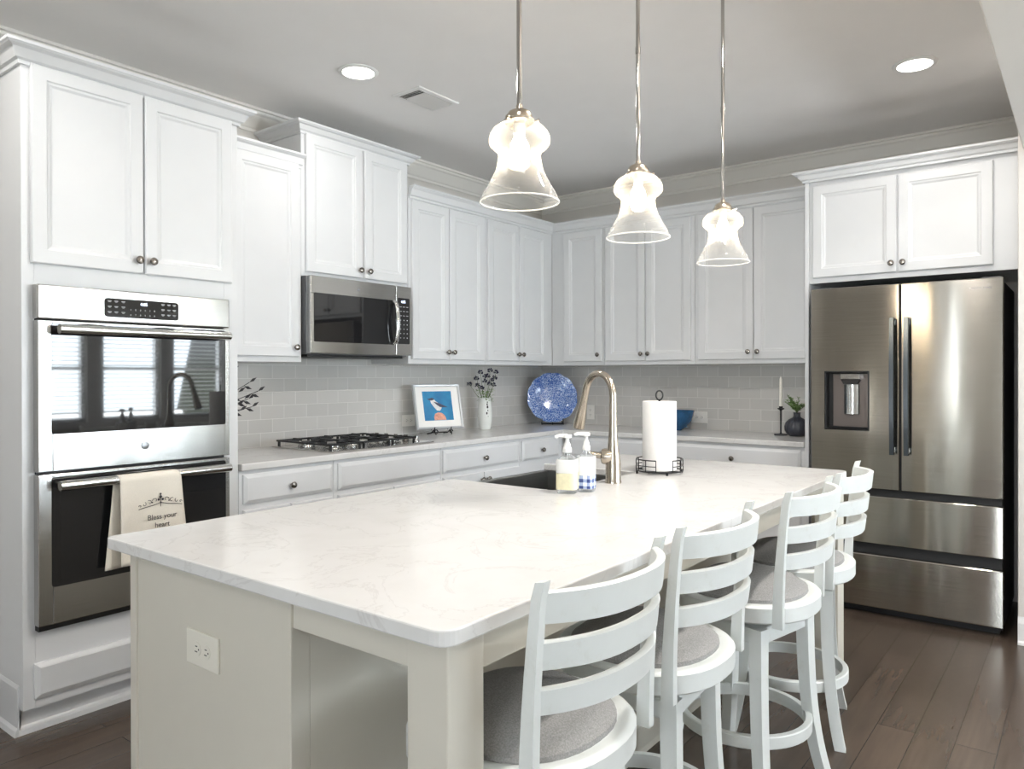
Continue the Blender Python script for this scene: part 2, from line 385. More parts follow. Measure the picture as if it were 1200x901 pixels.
def dup(root, loc=None, rz=None, label=None):
    r = root.copy(); COL.objects.link(r)
    if loc: r.location = loc
    if rz is not None: r.rotation_euler = (0, 0, rz)
    if label: r['label'] = label
    for ch in root.children:
        c = ch.copy(); COL.objects.link(c); c.parent = r
        for g in ch.children:
            d = g.copy(); COL.objects.link(d); d.parent = c
    return r

def rect(x0, x1, z0, z1, y): return [(x0, y, z0), (x1, y, z0), (x1, y, z1), (x0, y, z1)]
def panel_mesh(mb, x0, x1, z0, z1, y, t=.02):
    """recessed panel door; front towards -y, back face at y, thickness t"""
    prof = [(0, 0), (0, t-.004), (.004, t), (.050, t), (.054, t-.004), (.062, t-.005), (.070, t-.010), (.073, t-.0105)]
    mb.rings([rect(x0+i, x1-i, z0+i, z1-i, y-d) for i, d in prof]); return mb
def slab_front(mb, x0, x1, z0, z1, y, t=.02):
    prof = [(0, 0), (0, t-.009), (.004, t-.007), (.013, t-.002), (.017, t), (.02, t)]
    mb.rings([rect(x0+i, x1-i, z0+i, z1-i, y-d) for i, d in prof]); return mb
_kn = None
def knob(parent, x, y, z):
    global _kn
    T = Matrix.Rotation(PI/2, 4, 'X')
    if _kn is None:
        mb = MB(); mb.lathe([(.0, 0), (.007, 0), (.006, .008), (.007, .013), (.0155, .017), (.0165, .022), (.013, .028), (.006, .0305), (0, .031)], seg=16, T=T)
        _kn = mb.build('knob', 'knob', parent); o = _kn
    else:
        o = _kn.copy(); COL.objects.link(o); o.parent = parent
    o.location = (x, y, z); return o

def L2W(y0): return dict(loc=(0, y0, 0), rz=PI/2)       # unit on the left wall: local x runs along +y, front faces +x

CROWN = lambda z0, z1, o: [(0, z0), (.010, z0), (.012, z0+.012), (.022, z0+.018), (o*.62, z0+(z1-z0)*.68), (o-.008, z1-.016), (o-.004, z1-.012), (o, z1-.010), (o, z1), (0, z1)]

# ================================================================== SETTING
fl = MB(); fl.box(-.15, XR+.15, YB-.15, .15, -.08, 0); struct('floor', fl, 'floor')
cl = MB(); cl.box(-.15, XR+.15, YB-.15, .15, CEIL, CEIL+.12); struct('ceiling', cl, 'ceil')
w = MB(); w.box(-.15, 0, YB-.15, .15, 0, CEIL); struct('wall_left', w, 'wall')
w = MB(); w.box(0, XR, 0, .15, 0, CEIL); struct('wall_back', w, 'wall')
# right wall with window openings
def holed_wall(name, axis, pos, th, a0, a1, holes, z0, z1):
    mb = MB(); cuts = [a0]
    for h in holes: cuts += [h[0], h[1]]
    cuts.append(a1)
    def bx(a, b, za, zb):
        if axis == 'x': mb.box(pos, pos+th, a, b, za, zb)
        else: mb.box(a, b, pos, pos+th, za, zb)
    for i in range(0, len(cuts), 2): bx(cuts[i], cuts[i+1], 0, CEIL)
    for h in holes:
        if h[2] > 0: bx(h[0], h[1], 0, h[2])
        bx(h[0], h[1], h[3], CEIL)
    return struct(name, mb, 'wall')
holed_wall('wall_right', 'x', XR, .15, YB, 0, [(a, b, WZ[0], WZ[1]) for a, b in WIN_R], *WZ)
holed_wall('wall_front', 'y', YB-.15, .15, 0, XR, [(a, b, .25, 2.25) for a, b in WIN_B], 0, 0)
# stub wall right of the refrigerator and the dropped beam over the opening
w = MB(); w.box(3.405, 3.56, -.80, 0, 0, CEIL, .004); struct('wall_stub', w, 'wall')
w = MB(); w.box(3.43, 3.62, YB, -.78, 2.385, CEIL+.001, .004); struct('beam', w, 'wall')
b = MB(); b.sweep([(3.40, -.62), (3.405, -.80), (3.56, -.80), (3.56, 0)][1:], [(0, 0), (.018, 0), (.018, .012), (.013, .02), (.013, .105), (.010, .115), (.006, .125), (.006, .135), (0, .135)], side=-1)
struct('baseboard_right', b, 'trim')
b = MB(); b.sweep([(0, -4.15), (0, YB), (XR, YB), (XR, 0)], [(0, 0), (.018, 0), (.013, .02), (.013, .11), (.005, .13), (0, .13)], side=1); struct('baseboard_left', b, 'trim')
# crown moulding of the room
prof = [(0, CEIL-.115), (.010, CEIL-.115), (.012, CEIL-.100), (.020, CEIL-.094), (.030, CEIL-.078), (.058, CEIL-.036), (.070, CEIL-.028), (.074, CEIL-.016), (.088, CEIL-.014), (.088, CEIL-.0005), (0, CEIL-.0005)]
c = MB(); c.sweep([(0, YB), (0, 0), (3.405, 0)], prof, side=-1); struct('trim_1', c, 'crown')
# backsplash tiles
t = MB(); t.box(0, .008, -3.26, -.0, .914, 1.425); struct('trim_2', t, 'tile_left')
t = MB(); t.box(.008, 2.354, -.008, 0, .914, 1.40); struct('trim_3', t, 'tile_back')

# windows with blinds
def window(n, axis, a, b, z0, z1):
    fr = MB()
    def bx(a_, b_, za, zb, d0, d1):
        if axis == 'x': fr.box(XR+d0, XR+d1, a_, b_, za, zb)
        else: fr.box(a_, b_, YB-d1, YB-d0, za, zb)
    for q in ((a, a+.04), (b-.04, b)): bx(q[0], q[1], z0, z1, .03, .10)
    bx(a+.04, b-.04, z0, z0+.04, .03, .10); bx(a+.04, b-.04, z1-.04, z1, .03, .10); zm = (z0+z1)/2; bx(a+.04, b-.04, zm-.02, zm+.02, .05, .09)
    # casing on the room side
    for q in ((a-.075, a), (b, b+.075)): bx(q[0], q[1], z0-.02, z1+.09, -.016, 0)
    bx(a, b, z1, z1+.09, -.016, 0); bx(a-.075, b+.075, z0-.05, z0, -.03, .03)
    o = struct('window_%d' % n, fr, 'trim')
    bl = MB(); k = int((z1-z0-.08)/.046)
    for i in range(k):
        z = z0+.05+i*.046
        c = XR+.012 if axis == 'x' else YB-.012
        T = (Matrix.Translation((c, 0, z)) @ Matrix.Rotation(math.radians(14), 4, 'Y')) if axis == 'x' else (Matrix.Translation((0, c, z)) @ Matrix.Rotation(math.radians(14), 4, 'X'))
        if axis == 'x': bl.box(-.022, .022, a+.012, b-.012, -.0012, .0012, T=T)
        else: bl.box(a+.012, b-.012, -.022, .022, -.0012, .0012, T=T)
    bl.build('blind', 'blade', o)
n = 1
for a, b_ in WIN_R: window(n, 'x', a, b_, *WZ); n += 1
for a, b_ in WIN_B: window(n, 'y', a, b_, .25, 2.25); n += 1  # the wide pair is unseen, added to let in front fill

# ================================================================== CABINETS
def door(parent, x0, x1, z0, z1, y, knob_at=None, kind='door'):
    mb = MB(); (slab_front if kind == 'drawer' else panel_mesh)(mb, x0, x1, z0, z1, y)
    o = mb.build(kind, 'cab', parent)
    if knob_at: knob(o, knob_at[0], y-.02, knob_at[1])
    return o
def upper(label, w, depth, z0, z1, doors, place, crown=None, group='white wall cabinets'):
    r = thing('wall_cabinet', label, 'cabinet', place['loc'], place['rz'], group)
    mb = MB(); mb.box(0, w, -depth, -.003, z0, z1, .0015, 1); mb.build('cabinet_box', 'cab', r)
    for d in doors: door(r, d[0], d[1], d[2], d[3], -depth, d[4])
    if crown: 
        c = MB(); c.sweep(crown[0], CROWN(*crown[1]), side=-1); c.build('crown_moulding', 'cab', r)
    return r
LW = lambda y0: dict(loc=(.0, y0, 0), rz=PI/2)
BW = lambda x0: dict(loc=(x0, 0, 0), rz=0)
UD = .345; UZ0, UZ1 = 1.384, 2.435; DZ0, DZ1 = 1.413, 2.40
# left wall uppers  (local x = y - y0)
y0 = -3.259; 
upper('single door white wall cabinet between the oven tower and the microwave', .553, UD, UZ0, UZ1, [(.170-.03, .528, DZ0, 2.435, (.50, 1.462))], LW(y0), ([(0, -UD), (.553, -UD)], (UZ1-.02, 2.485, .05)))
y0 = -2.705
r = upper('taller white wall cabinet directly above the microwave', .79, UD, 1.848, 2.615, [(.022, .412, 1.872, 2.612, (.387, 1.915)), (.430, .768, 1.872, 2.612, (.455, 1.915))], LW(y0),
      ([(0, -.003), (0, -UD), (.79, -UD), (.79, -.003)], (2.607, 2.665, .058)))
y0 = -1.912
upper('two door white wall cabinet just right of the microwave', .747, UD, UZ0, UZ1, [(.02, .357, DZ0, DZ1, (.333, 1.462)), (.362, .717, DZ0, DZ1, (.388, 1.462))], LW(y0))
y0 = -1.163
upper('two door white wall cabinet on the left wall beside the corner', .816, UD, UZ0, UZ1, [(.012, .366, DZ0, DZ1, (.342, 1.462)), (.371, .722, DZ0, DZ1, (.396, 1.462))], LW(y0))
# back wall uppers
upper('single door white wall cabinet above the blue plate on the back wall', .816-.3455, UD, UZ0, UZ1, [(.12, .458, DZ0, DZ1, (.43, 1.462))], BW(.3455))
upper('two door white wall cabinet behind the middle pendant light', .715, UD, UZ0, UZ1, [(.015, .342, DZ0, DZ1, (.316, 1.462)), (.347, .69, DZ0, DZ1, (.373, 1.462))], BW(.818))
upper('widest two door white wall cabinet left of the refrigerator', .816, UD, UZ0, UZ1, [(.03, .408, DZ0, DZ1, (.38, 1.462)), (.413, .80, DZ0, DZ1, (.441, 1.462))], BW(1.535))
cr = MB(); cr.sweep([(UD, -1.908), (UD, -UD), (2.352, -UD)], CROWN(UZ1-.025, 2.485, .055), side=-1)
tag(cr.build('cabinet_crown', 'cab'), 'continuous white crown moulding along the top of the corner wall cabinets', 'moulding')

# refrigerator surround: tall side panel and cabinet above
r = thing('refrigerator_cabinet', 'deep white cabinet with two doors over the refrigerator and a tall side panel', 'cabinet', (2.354, 0, 0), 0)
mb = MB(); mb.box(0, .022, -.645, -.003, 0, 2.44, .0015, 1); mb.build('side_panel', 'cab', r)
mb = MB(); mb.box(.022, 1.048, -.625, -.003, 1.845, 2.44, .0015, 1); mb.build('cabinet_box', 'cab', r)
door(r, .043, .487, 1.876, 2.41, -.625, (.462, 1.925)); door(r, .495, .935, 1.876, 2.41, -.625, (.52, 1.925))
c = MB(); c.sweep([(0, -.402), (0, -.645), (1.049, -.645)], CROWN(2.435, 2.493, .055), side=-1); c.build('crown_moulding', 'cab', r)

# oven tower
TW = .868; r = thing('oven_cabinet', 'tall white cabinet tower holding the double oven', 'cabinet', (0, -4.128, 0), PI/2)
TD = .625
mb = MB(); mb.box(0, .042, -TD, -.003, .10, 2.46, .0015, 1); mb.box(.80, TW-.0, -TD, -.003, .10, 2.46, .0015, 1)
mb.box(.042, .80, -TD, -.003, 1.652, 2.46); mb.box(.042, .80, -TD, -.003, .10, .382); mb.box(.042, .80, -.02, -.003, .382, 1.652)
mb.build('cabinet_box', 'cab', r)
door(r, .028, .434, 1.728, 2.452, -TD, (.410, 1.78)); door(r, .441, .832, 1.728, 2.452, -TD, (.466, 1.78))
door(r, .035, .82, .135, .264, -TD, None, 'drawer')
c = MB(); c.sweep([(0, -.003), (0, -TD), (TW, -TD), (TW, -.003)], CROWN(2.442, 2.512, .062), side=-1); c.build('crown_moulding', 'cab', r)
c = MB(); c.box(.012, TW-.01, -TD+.05, -.003, 0, .10); c.sweep([(.012, -.003), (.012, -TD+.05), (TW-.01, -TD+.05)], [(0, 0), (.016, 0), (.013, .018), (.004, .024), (0, .03)], side=-1); c.build('toe_kick', 'cab', r)
c = MB(); c.sweep([(-.0, -.003), (-.0, -TD+.034)], [(0, .0), (.016, .0), (.012, .02), (.005, .03), (.005, .172), (.001, .185), (0, .185)], side=-1); c.build('baseboard', 'cab', r)

# base cabinets
BD = .625
def base(label, w, place, drawer, knob_x=None, lower=True, doors=2, x_off=0):
    r = thing('base_cabinet', label, 'cabinet', place['loc'], place['rz'], 'white base cabinets under the quartz worktop')
    mb = MB(); mb.box(0, w, -BD, -.01, .10, .880, .001, 1); mb.box(0, w, -BD+.07, -.01, 0, .10); mb.build('cabinet_box', 'cab', r)
    door(r, drawer[0], drawer[1], .728, .862, -BD, (knob_x, .79) if knob_x else None, 'drawer')
    a, b = drawer[0], drawer[1]; m = (a+b)/2
    if doors == 2:
        door(r, a, m-.002, .13, .700, -BD, (m-.03, .655)); door(r, m+.002, b, .13, .700, -BD, (m+.03, .655))
    elif doors == 3:
        door(r, a, b, .42, .700, -BD, (m, .56), 'drawer'); door(r, a, b, .13, .395, -BD, (m, .26), 'drawer')
    return r
base('white base cabinet with a knobbed drawer beside the oven tower', .538, LW(-3.258), (.018, .520), .27)
base('white base cabinet with a plain false front below the gas cooktop', .795, LW(-2.718), (.022, .778), None)
base('white base cabinet whose wide drawer sits below the framed bird picture', .772, LW(-1.921), (.012, .752), .383)
base('narrow white base cabinet beside the inner corner on the left wall', 1.148-.01, LW(-1.148), (.018, .455), .237, doors=1)
base('white base cabinet with one drawer behind the tall faucet', .82, BW(.66), (.04, .815), .42)
base('white base cabinet with a wide drawer next to the refrigerator panel', .868, BW(1.483), (.03, .845), .43)
# worktop
ct = MB(); ct.prism([(.0085, -3.257), (.65, -3.257), (.65, -.65), (2.352, -.65), (2.352, -.0085), (.0085, -.0085)], .8815, .914, .005)
tag(ct.build('worktop', 'quartz'), 'L-shaped white veined quartz worktop running along both walls', 'countertop')

# ================================================================== ISLAND
IX0, IX1, IY0, IY1 = 1.730, 2.885, -4.330, -1.862
r = thing('kitchen_island', 'large ivory kitchen island with outlet end panel and open seating overhang', 'kitchen island', (0, 0, 0))
def arc(cx, cy, rad, a0, a1, n=6): return [(cx+rad*math.cos(a0+(a1-a0)*i/n), cy+rad*math.sin(a0+(a1-a0)*i/n)) for i in range(n+1)]
R_ = .034
poly = arc(IX0+.02, IY0+.02, .02, PI, 1.5*PI, 3)+arc(IX1-R_, IY0+R_, R_, 1.5*PI, 2*PI)+arc(IX1-R_, IY1-R_, R_, 0, .5*PI)+arc(IX0+.02, IY1-.02, .02, .5*PI, PI, 3)
SX, SY0, SY1 = 2.205, -3.035, -2.425
poly += [(IX0, SY1)]+arc(SX-.02, SY1-.02, .02, .5*PI, 0, 3)+arc(SX-.02, SY0+.02, .02, 0, -.5*PI, 3)+[(IX0, SY0)]
mb = MB(); mb.prism(poly, .886, .914, .003); mb.build('countertop', 'quartz', r)
mb = MB()   # carcass, three blocks round the sink
CX0, CX1, CY0, CY1 = 1.792, 2.425, -4.275, -1.91
mb.box(CX0, CX1, CY0, SY0-.025, .10, .8855); mb.box(CX0, CX1, SY1+.025, CY1, .10, .8855); mb.box(CX0+.1, CX1, SY0-.025, SY1+.025, .10, .62); mb.box(2.25, CX1, SY0-.025, SY1+.025, .62, .8855)
mb.box(CX0+.06, CX1-.01, CY0+.01, CY1-.01, 0, .10)
mb.build('island_body', 'island', r)
mb = MB(); mb.box(CX0-.012, CX0+.018, CY0-.016, CY0+.0, 0, .8855, .002); mb.box(CX1-.022, CX1+.012, CY0-.016, CY0+.03, 0, .8855, .002)
mb.box(CX0+.018, CX1-.022, CY0-.010, CY0-.001, 0, .8855); mb.build('end_panel', 'island', r)
mb = MB(); mb.box(CX1, CX1+.012, CY0+.03, CY1, .10, .8855); mb.sweep([(CX1+.012, CY0+.03), (CX1+.012, CY1)], [(0, 0), (.02, 0), (.016, .02), (.014, .10), (.004, .118), (0, .118)], side=-1); mb.build('back_panel', 'island', r)
for yy in (-4.292, IY1+.045):
    y2 = yy+.092 if yy < -4 else yy-.092
    mb = MB(); mb.box(2.762, 2.856, min(yy, y2), max(yy, y2), 0, .8855, .003); mb.build('leg', 'island', r)
mb = MB(); mb.box(CX1+.012, 2.762, -4.285, -4.262, .818, .8855, .002); mb.box(CX1+.012, 2.762, IY1+.055-.1, IY1-.035-.02+.03, .818, .8855, .002); mb.box(2.818, 2.842, -4.20, IY1-.05, .805, .8855, .002); mb.build('apron', 'island', r)
for (a, b) in ((-4.26, -3.66), (-3.655, -3.065), (-2.395, -1.92)):
    mb = MB(); panel_mesh(mb, -b, -a, .13, .865, 0, .02)   # kitchen-side doors, facing -x
    o = mb.build('door', 'island', r, loc=(CX0, 0, 0), rot=(0, 0, -PI/2)); knob(o, -b-.03 if False else -(a)-.03, -.02, .80)
# outlet on the island end
def outlet(name, label, loc, rz, w=.125, h=.075, mat='plate_white', horizontal=True, double=False):
    r = thing(name, label, 'outlet', loc, rz)
    mb = MB(); mb.box(-w/2, w/2, -.006, 0, -h/2, h/2, .002); mb.build('cover_plate', mat, r)
    T = Matrix.Rotation(PI/2, 4, 'X')
    s = MB()
    for k in (-1, 1):
        if horizontal: cx, cz = k*.0195, 0
        else: cx, cz = 0, k*.0195
        s.mat(mat); s.lathe([(0, 0), (.0165, 0), (.0165, .0015), (0, .0015)], (0, 0, 0), 20, Matrix.Translation((cx, -.006, cz)) @ T)
        s.mat('slot')
        for q in (-1, 1):
            if horizontal: s.box(cx-.004+(-.002 if q < 0 else 0), cx+.004, -.0082, -.007, cz+q*.006-.001, cz+q*.006+.001)
            else: s.box(cx+q*.006-.001, cx+q*.006+.001, -.0082, -.007, cz-.003, cz+.004)
        s.lathe([(0, 0), (.0024, 0), (0, .0003)], (0, 0, 0), 8, Matrix.Translation((cx+(.0095 if horizontal else 0), -.0078, cz-(0 if horizontal else .0095))) @ T)
    s.build('socket', mat, r); return r
outlet('outlet', 'ivory duplex outlet on the end panel of the kitchen island', (2.112, CY0-.0101, .703), 0, .13, .078, 'ivory_plate')
outlet('outlet', 'white outlet on the grey back wall tiles beside the blue bowl', (1.418, -.0081, 1.00), 0, .125, .082)
outlet('outlet', 'narrow white outlet on the back tiles beside the faucet spray head', (.49, -.0081, 1.01), 0, .07, .115, horizontal=False)
outlet('outlet', 'white outlet on the left wall tiles behind the framed bird picture', (.0081, -1.585, 1.005), PI/2, .12, .078)

# ================================================================== SINK AND FAUCET
r = thing('farmhouse_sink', 'stainless apron front sink set into the kitchen island', 'sink', (0, 0, 0))
mb = MB(); x0, x1, a, b, zt, zb = 1.722, 2.225, SY0-.012, SY1+.012, .8855, .655; w = .016
mb.box(x0, x0+.03, a, b, zb, zt, .003); mb.build('apron_front', 'steel_sink', r)
mb = MB(); mb.box(x0+.03, x1, a, a+w, zb, zt-.0005); mb.box(x0+.03, x1, b-w, b, zb, zt-.0005); mb.box(x1-w, x1, a+w, b-w, zb, zt-.0005); mb.box(x0+.03, x1, a, b, zb-.01, zb); mb.build('basin', 'steel_sink', r)
mb = MB(); mb.lathe([(0, 0), (.045, 0), (.043, .004), (.03, .002), (0, .0015)], (1.98, -2.73, zb), 24); mb.build('drain', 'chrome', r)

r = thing('kitchen_faucet', 'tall brushed nickel gooseneck faucet rising from the island beside the sink', 'faucet', (2.279, -2.757, .914))
mb = MB(); mb.lathe([(0, 0), (.031, 0), (.031, .006), (.0285, .012), (.0285, .075), (.026, .10), (.021, .13), (.0165, .18), (.0150, .24), (.0145, .30)], seg=28); mb.build('body', 'nickel', r)
dx, dy = -.93, .37; ra = .085
pts = [(0, 0, .30), (0, 0, .32)]
for i in range(1, 15):
    t = PI*i/14*.93; pts.append((dx*ra*(1-math.cos(t)), dy*ra*(1-math.cos(t)), .322+ra*math.sin(t)))
e = Vector(pts[-1]); dn = (Vector(pts[-1])-Vector(pts[-2])).normalized()
pts.append(tuple(e+dn*.03))
mb = MB(); mb.tube(pts, .0140, 16); mb.build('spout', 'nickel', r)
e = Vector(pts[-1]); mb = MB(); mb.tube([e-dn*.002, e+dn*.012, e+dn*.014, e+dn*.03, e+dn*.11, e+dn*.125], [.0152, .0152, .0148, .0165, .0235, .0235], 20)
sh = mb.build('spray_head', 'nickel', r); mb = MB(); mb.tube([e+dn*.124, e+dn*.128], .019, 20); mb.build('nozzle', 'rubber', sh)
mb = MB(); hv = Vector((-.86, -.50, 0)).normalized()
c0 = Vector((0, 0, .098)); mb.tube([c0+hv*.004, c0+hv*.03, c0+hv*.042, c0+hv*.046], [.029, .030, .026, .014], 20)
mb.tube([c0+hv*.036+Vector((0, 0, .004)), c0+hv*.055+Vector((0, 0, .004)), c0+hv*.080+Vector((0, 0, .010)), c0+hv*.094+Vector((0, 0, .016))], [.014, .012, .009, .006], 12); mb.build('lever_handle', 'nickel', r)

# ================================================================== DOUBLE OVEN
r = thing('double_oven', 'stainless steel built-in double wall oven with black glass doors', 'oven', (0, -4.128, 0), PI/2)
OX0, OX1 = .034, .800
OD = TD+.001
mb = MB(); mb.box(.045, .797, -OD, -.05, .386, 1.648); mb.box(.040, .798, -OD-.034, -OD, .384, .402); mb.build('oven_body', 'shell', r)
mb = MB(); mb.mat('steel'); mb.box(OX0, OX1, -OD-.045, -OD, 1.524, 1.650, .006, 3); cp = mb.build('control_panel', 'steel', r)
mb = MB(); mb.mat('glass_black')
def rrect(x0, x1, z0, z1, rad, n=5):
    pts = []
    for cx, cz, a in ((x1-rad, z1-rad, 0), (x0+rad, z1-rad, PI/2), (x0+rad, z0+rad, PI), (x1-rad, z0+rad, 1.5*PI)):
        pts += [(cx+rad*math.cos(a+PI/2*i/n), cz+rad*math.sin(a+PI/2*i/n)) for i in range(n+1)]
    return pts
def rplate(mb, x0, x1, z0, z1, rad, yb, yf): mb.rings([[(x, yb, z) for x, z in rrect(x0, x1, z0, z1, rad)], [(x, yf, z) for x, z in rrect(x0, x1, z0, z1, rad)]]); return mb
FY = -OD-.045
rplate(mb, .268, .565, 1.543, 1.617, .012, FY, FY-.0015)
mb.build('display', 'glass_black', cp)
mb = MB(); XZ = Matrix.Rotation(PI/2, 4, 'X')
mb.mat('digit').text('4:05', .017, Matrix.Translation((.42, FY-.0018, 1.600)) @ XZ)
mb.mat('legend')
for row, z in ((0, 1.606), (1, 1.585), (2, 1.564)):
    for k, x in enumerate((.287, .312, .339, .498, .523, .546)):
        mb.box(x-.007, x+.007, FY-.002, FY-.0012, z-.0012, z+.0012); mb.box(x-.004, x+.004, FY-.002, FY-.0012, z-.0048, z-.0034)
for j, z in enumerate((1.576, 1.556)):
    for k in range(6): mb.text('123450678909'[j*6+k], .009, Matrix.Translation((.368+k*.019, FY-.0018, z)) @ XZ)
mb.build('key_legends', 'legend', cp)
def oven_door(z0, z1, g0, g1, hz, badge=False):
    mb = MB(); mb.mat('steel')
    # steel frame with a window opening
    mb.box(OX0+.002, OX0+.052, FY, -OD-.001, z0, z1, .003, 2); mb.box(OX1-.026, OX1-.002, FY, -OD-.001, z0, z1, .003, 2)
    mb.box(OX0+.050, OX1-.024, FY, -OD-.001, z0, g0, .003, 2); mb.box(OX0+.050, OX1-.024, FY, -OD-.001, g1, z1, .003, 2)
    d = mb.build('oven_door', 'steel', r)
    m = MB(); rplate(m, OX0+.046, OX1-.022, g0-.005, g1+.004, .012, FY+.02, FY-.0015); m.build('door_glass', 'glass_black', d)
    m = MB(); m.tube([(OX0+.055, FY-.050, hz), (OX1-.03, FY-.050, hz)], .0180, 18)
    for x in (OX0+.075, OX1-.05): m.tube([(x, FY+.0, hz), (x, FY-.050, hz)], .010, 12)
    m.build('handle', 'steel_bar', d)
    if badge:
        m = MB(); m.lathe([(0, 0), (.0155, 0), (.0155, .002), (.013, .0028), (0, .0028)], seg=28, T=Matrix.Translation((.424, FY, 1.035)) @ XZ)
        m.build('emblem', 'badge', d)
        m = MB(); m.text('GE', .011, Matrix.Translation((.424, FY-.003, 1.035)) @ XZ, depth=.0001); m.build('emblem_letters', 'legend', d)
    return d
oven_door(.964, 1.519, 1.106, 1.508, 1.486, True)
oven_door(.404, .955, .545, .940, .915)

# tea towel over the lower handle
def cloth(name, label, cat):
    hx = TD+.046+.052; hz = .915; R2 = .0185
    r = thing(name, label, cat, (0, -4.128, 0), PI/2)
    def pathpt(s, u, front):    # s 0..1 down the flap
        return s
    mb = MB()
    nu, nv = 22, 46
    def fn(u, v):
        # v: 0 back bottom .. 1 front bottom
        Lb, Lf, La = .345, .33, PI*R2; tot = Lb+La+Lf; d = v*tot
        if d < Lb: q = Lb-d; z = hz-q; y = -(hx-R2)+.0-.0; down = q; side = -1
        elif d < Lb+La: a = (d-Lb)/R2; z = hz+R2*math.sin(a); y = -(hx-R2*math.cos(a)); down = 0; side = 0
        else: q = d-Lb-La; z = hz-q; y = -(hx+R2); down = q; side = 1
        if side == 1: xl = .292-.00*down; xr = .535+.10*down; 
        elif side == -1: xl = .285-.10*down; xr = .50-.15*down
        else: t = (d-Lb)/La; xl = .285+.007*t; xr = .50+.035*t
        x = xl+(xr-xl)*u; z += -.012*u*(down/.33) if side == 1 else 0
        ww = .0045*math.sin(u*9+1.2)*min(1, down/.12)
        y = y-ww-(.004*(down/.3) if side == 1 else -.002*min(1, down/.05)); 
        return (x, y, z)
    mb.grid(fn, nu, nv); o = mb.build('towel_cloth', 'linen', r, fix=False)
    md = o.modifiers.new('t', 'SOLIDIFY'); md.thickness = .003; md.offset = 0
    tx = MB(); yf = -(hx+R2)-.0095
    def P(x, z, rot=0): return Matrix.Translation((x, yf, z)) @ XZ @ Matrix.Rotation(rot, 4, 'Z')
    tx.text('Bless your', .0285, P(.452, .755)); tx.text('heart', .0285, P(.452, .722)); tx.build('towel_lettering', 'ink', r)
    sc2 = MB(); z0 = .815
    for sg in (-1, 1):
        for (ox, oz, rr, a0, a1) in ((.022, .006, .012, 0, 4.2), (.045, 0, .011, 1, 5.4), (.066, -.004, .009, 2, 6.6), (.082, -.010, .006, 0, 5)):
            pts = [(.446+sg*(ox+rr*(1-.09*i)*math.cos(a0+(a1-a0)*i/9)), yf, z0+oz+rr*(1-.09*i)*math.sin(a0+(a1-a0)*i/9)) for i in range(10)]
            sc2.tube(pts, .0011, 6)
        sc2.tube([(.446, yf, z0-.004), (.446+sg*.03, yf, z0-.012), (.446+sg*.06, yf, z0-.016), (.446+sg*.088, yf, z0-.022)], .0012, 6)
    for (a, b_, q) in ((0, .018, .006), (-.008, .008, .005), (.008, .008, .005), (0, -.004, .004), (-.034, .0, .003), (.034, 0, .003), (0, .03, .004)):
        sc2.lathe([(0, 0), (q, 0), (0, .001)], seg=10, T=Matrix.Translation((.446+a, yf+.0005, z0+b_)) @ XZ)
    sc2.tube([(.446, yf, z0-.02), (.446, yf, z0+.034)], .0012, 6)
    sc2.build('scroll_ornament', 'ink', r)
cloth('tea_towel', 'cream tea towel with dark scroll print hanging over the lower oven handle', 'towel')

# ================================================================== MICROWAVE
r = thing('microwave', 'stainless over-the-range microwave with black glass window', 'microwave', (0, -2.70, 0), PI/2)
mb = MB(); mb.mat('grey_side'); mb.box(0, .744, -.375, -.01, 1.428, 1.846, .003); mb.build('case', 'grey_side', r)
mb = MB(); F = -.377
mb.box(.0, .615, F-.04, F, 1.432, 1.500, .004); mb.box(.0, .615, F-.04, F, 1.750, 1.846, .004); mb.box(0, .028, F-.04, F, 1.498, 1.752, .002); d = mb.build('microwave_door', 'steel', r)
m = MB(); rplate(m, .022, .613, 1.494, 1.756, .008, F, F-.0415); m.build('door_glass', 'glass_black', d)
m = MB(); hp = [(.600, F-.042, 1.500), (.600, F-.062, 1.515)]+[(.600, F-.066-.012*math.sin(PI*i/8), 1.525+.20*i/8) for i in range(9)]+[(.600, F-.062, 1.735), (.600, F-.042, 1.75)]
m.tube(hp, .0105, 12, flat=(1, 1.3)); m.build('handle', 'steel_bar', d)
mb = MB(); mb.box(.618, .744, F-.04, F, 1.432, 1.846, .004); cp = mb.build('control_panel', 'steel', r)
m = MB(); rplate(m, .632, .728, 1.500, 1.775, .006, F-.039, F-.0415); m.build('keypad', 'glass_black', cp)
m = MB(); m.mat('digit').text('4:05', .022, Matrix.Translation((.675, F-.042, 1.752)) @ XZ)
m.mat('legend')
for j in range(8):
    for k in range(3):
        z = 1.722-j*.0265; x = .653+k*.027
        if j < 3: m.box(x-.008, x+.008, F-.0424, F-.0416, z-.0015, z+.0015)
        else: m.lathe([(0, 0), (.0035, 0), (.0035, .0006), (0, .0006)], seg=8, T=Matrix.Translation((x, F-.0416, z)) @ XZ)
m.build('key_legends', 'legend', cp)
mb = MB(); mb.box(.02, .724, -.36, -.03, 1.414, 1.4275); mb.build('vent_base', 'shell', r)
m = MB(); m.lathe([(0, 0), (.007, 0), (.007, .001), (0, .001)], seg=16, T=Matrix.Translation((.33, F-.04, 1.795)) @ XZ); m.build('emblem', 'badge', d)

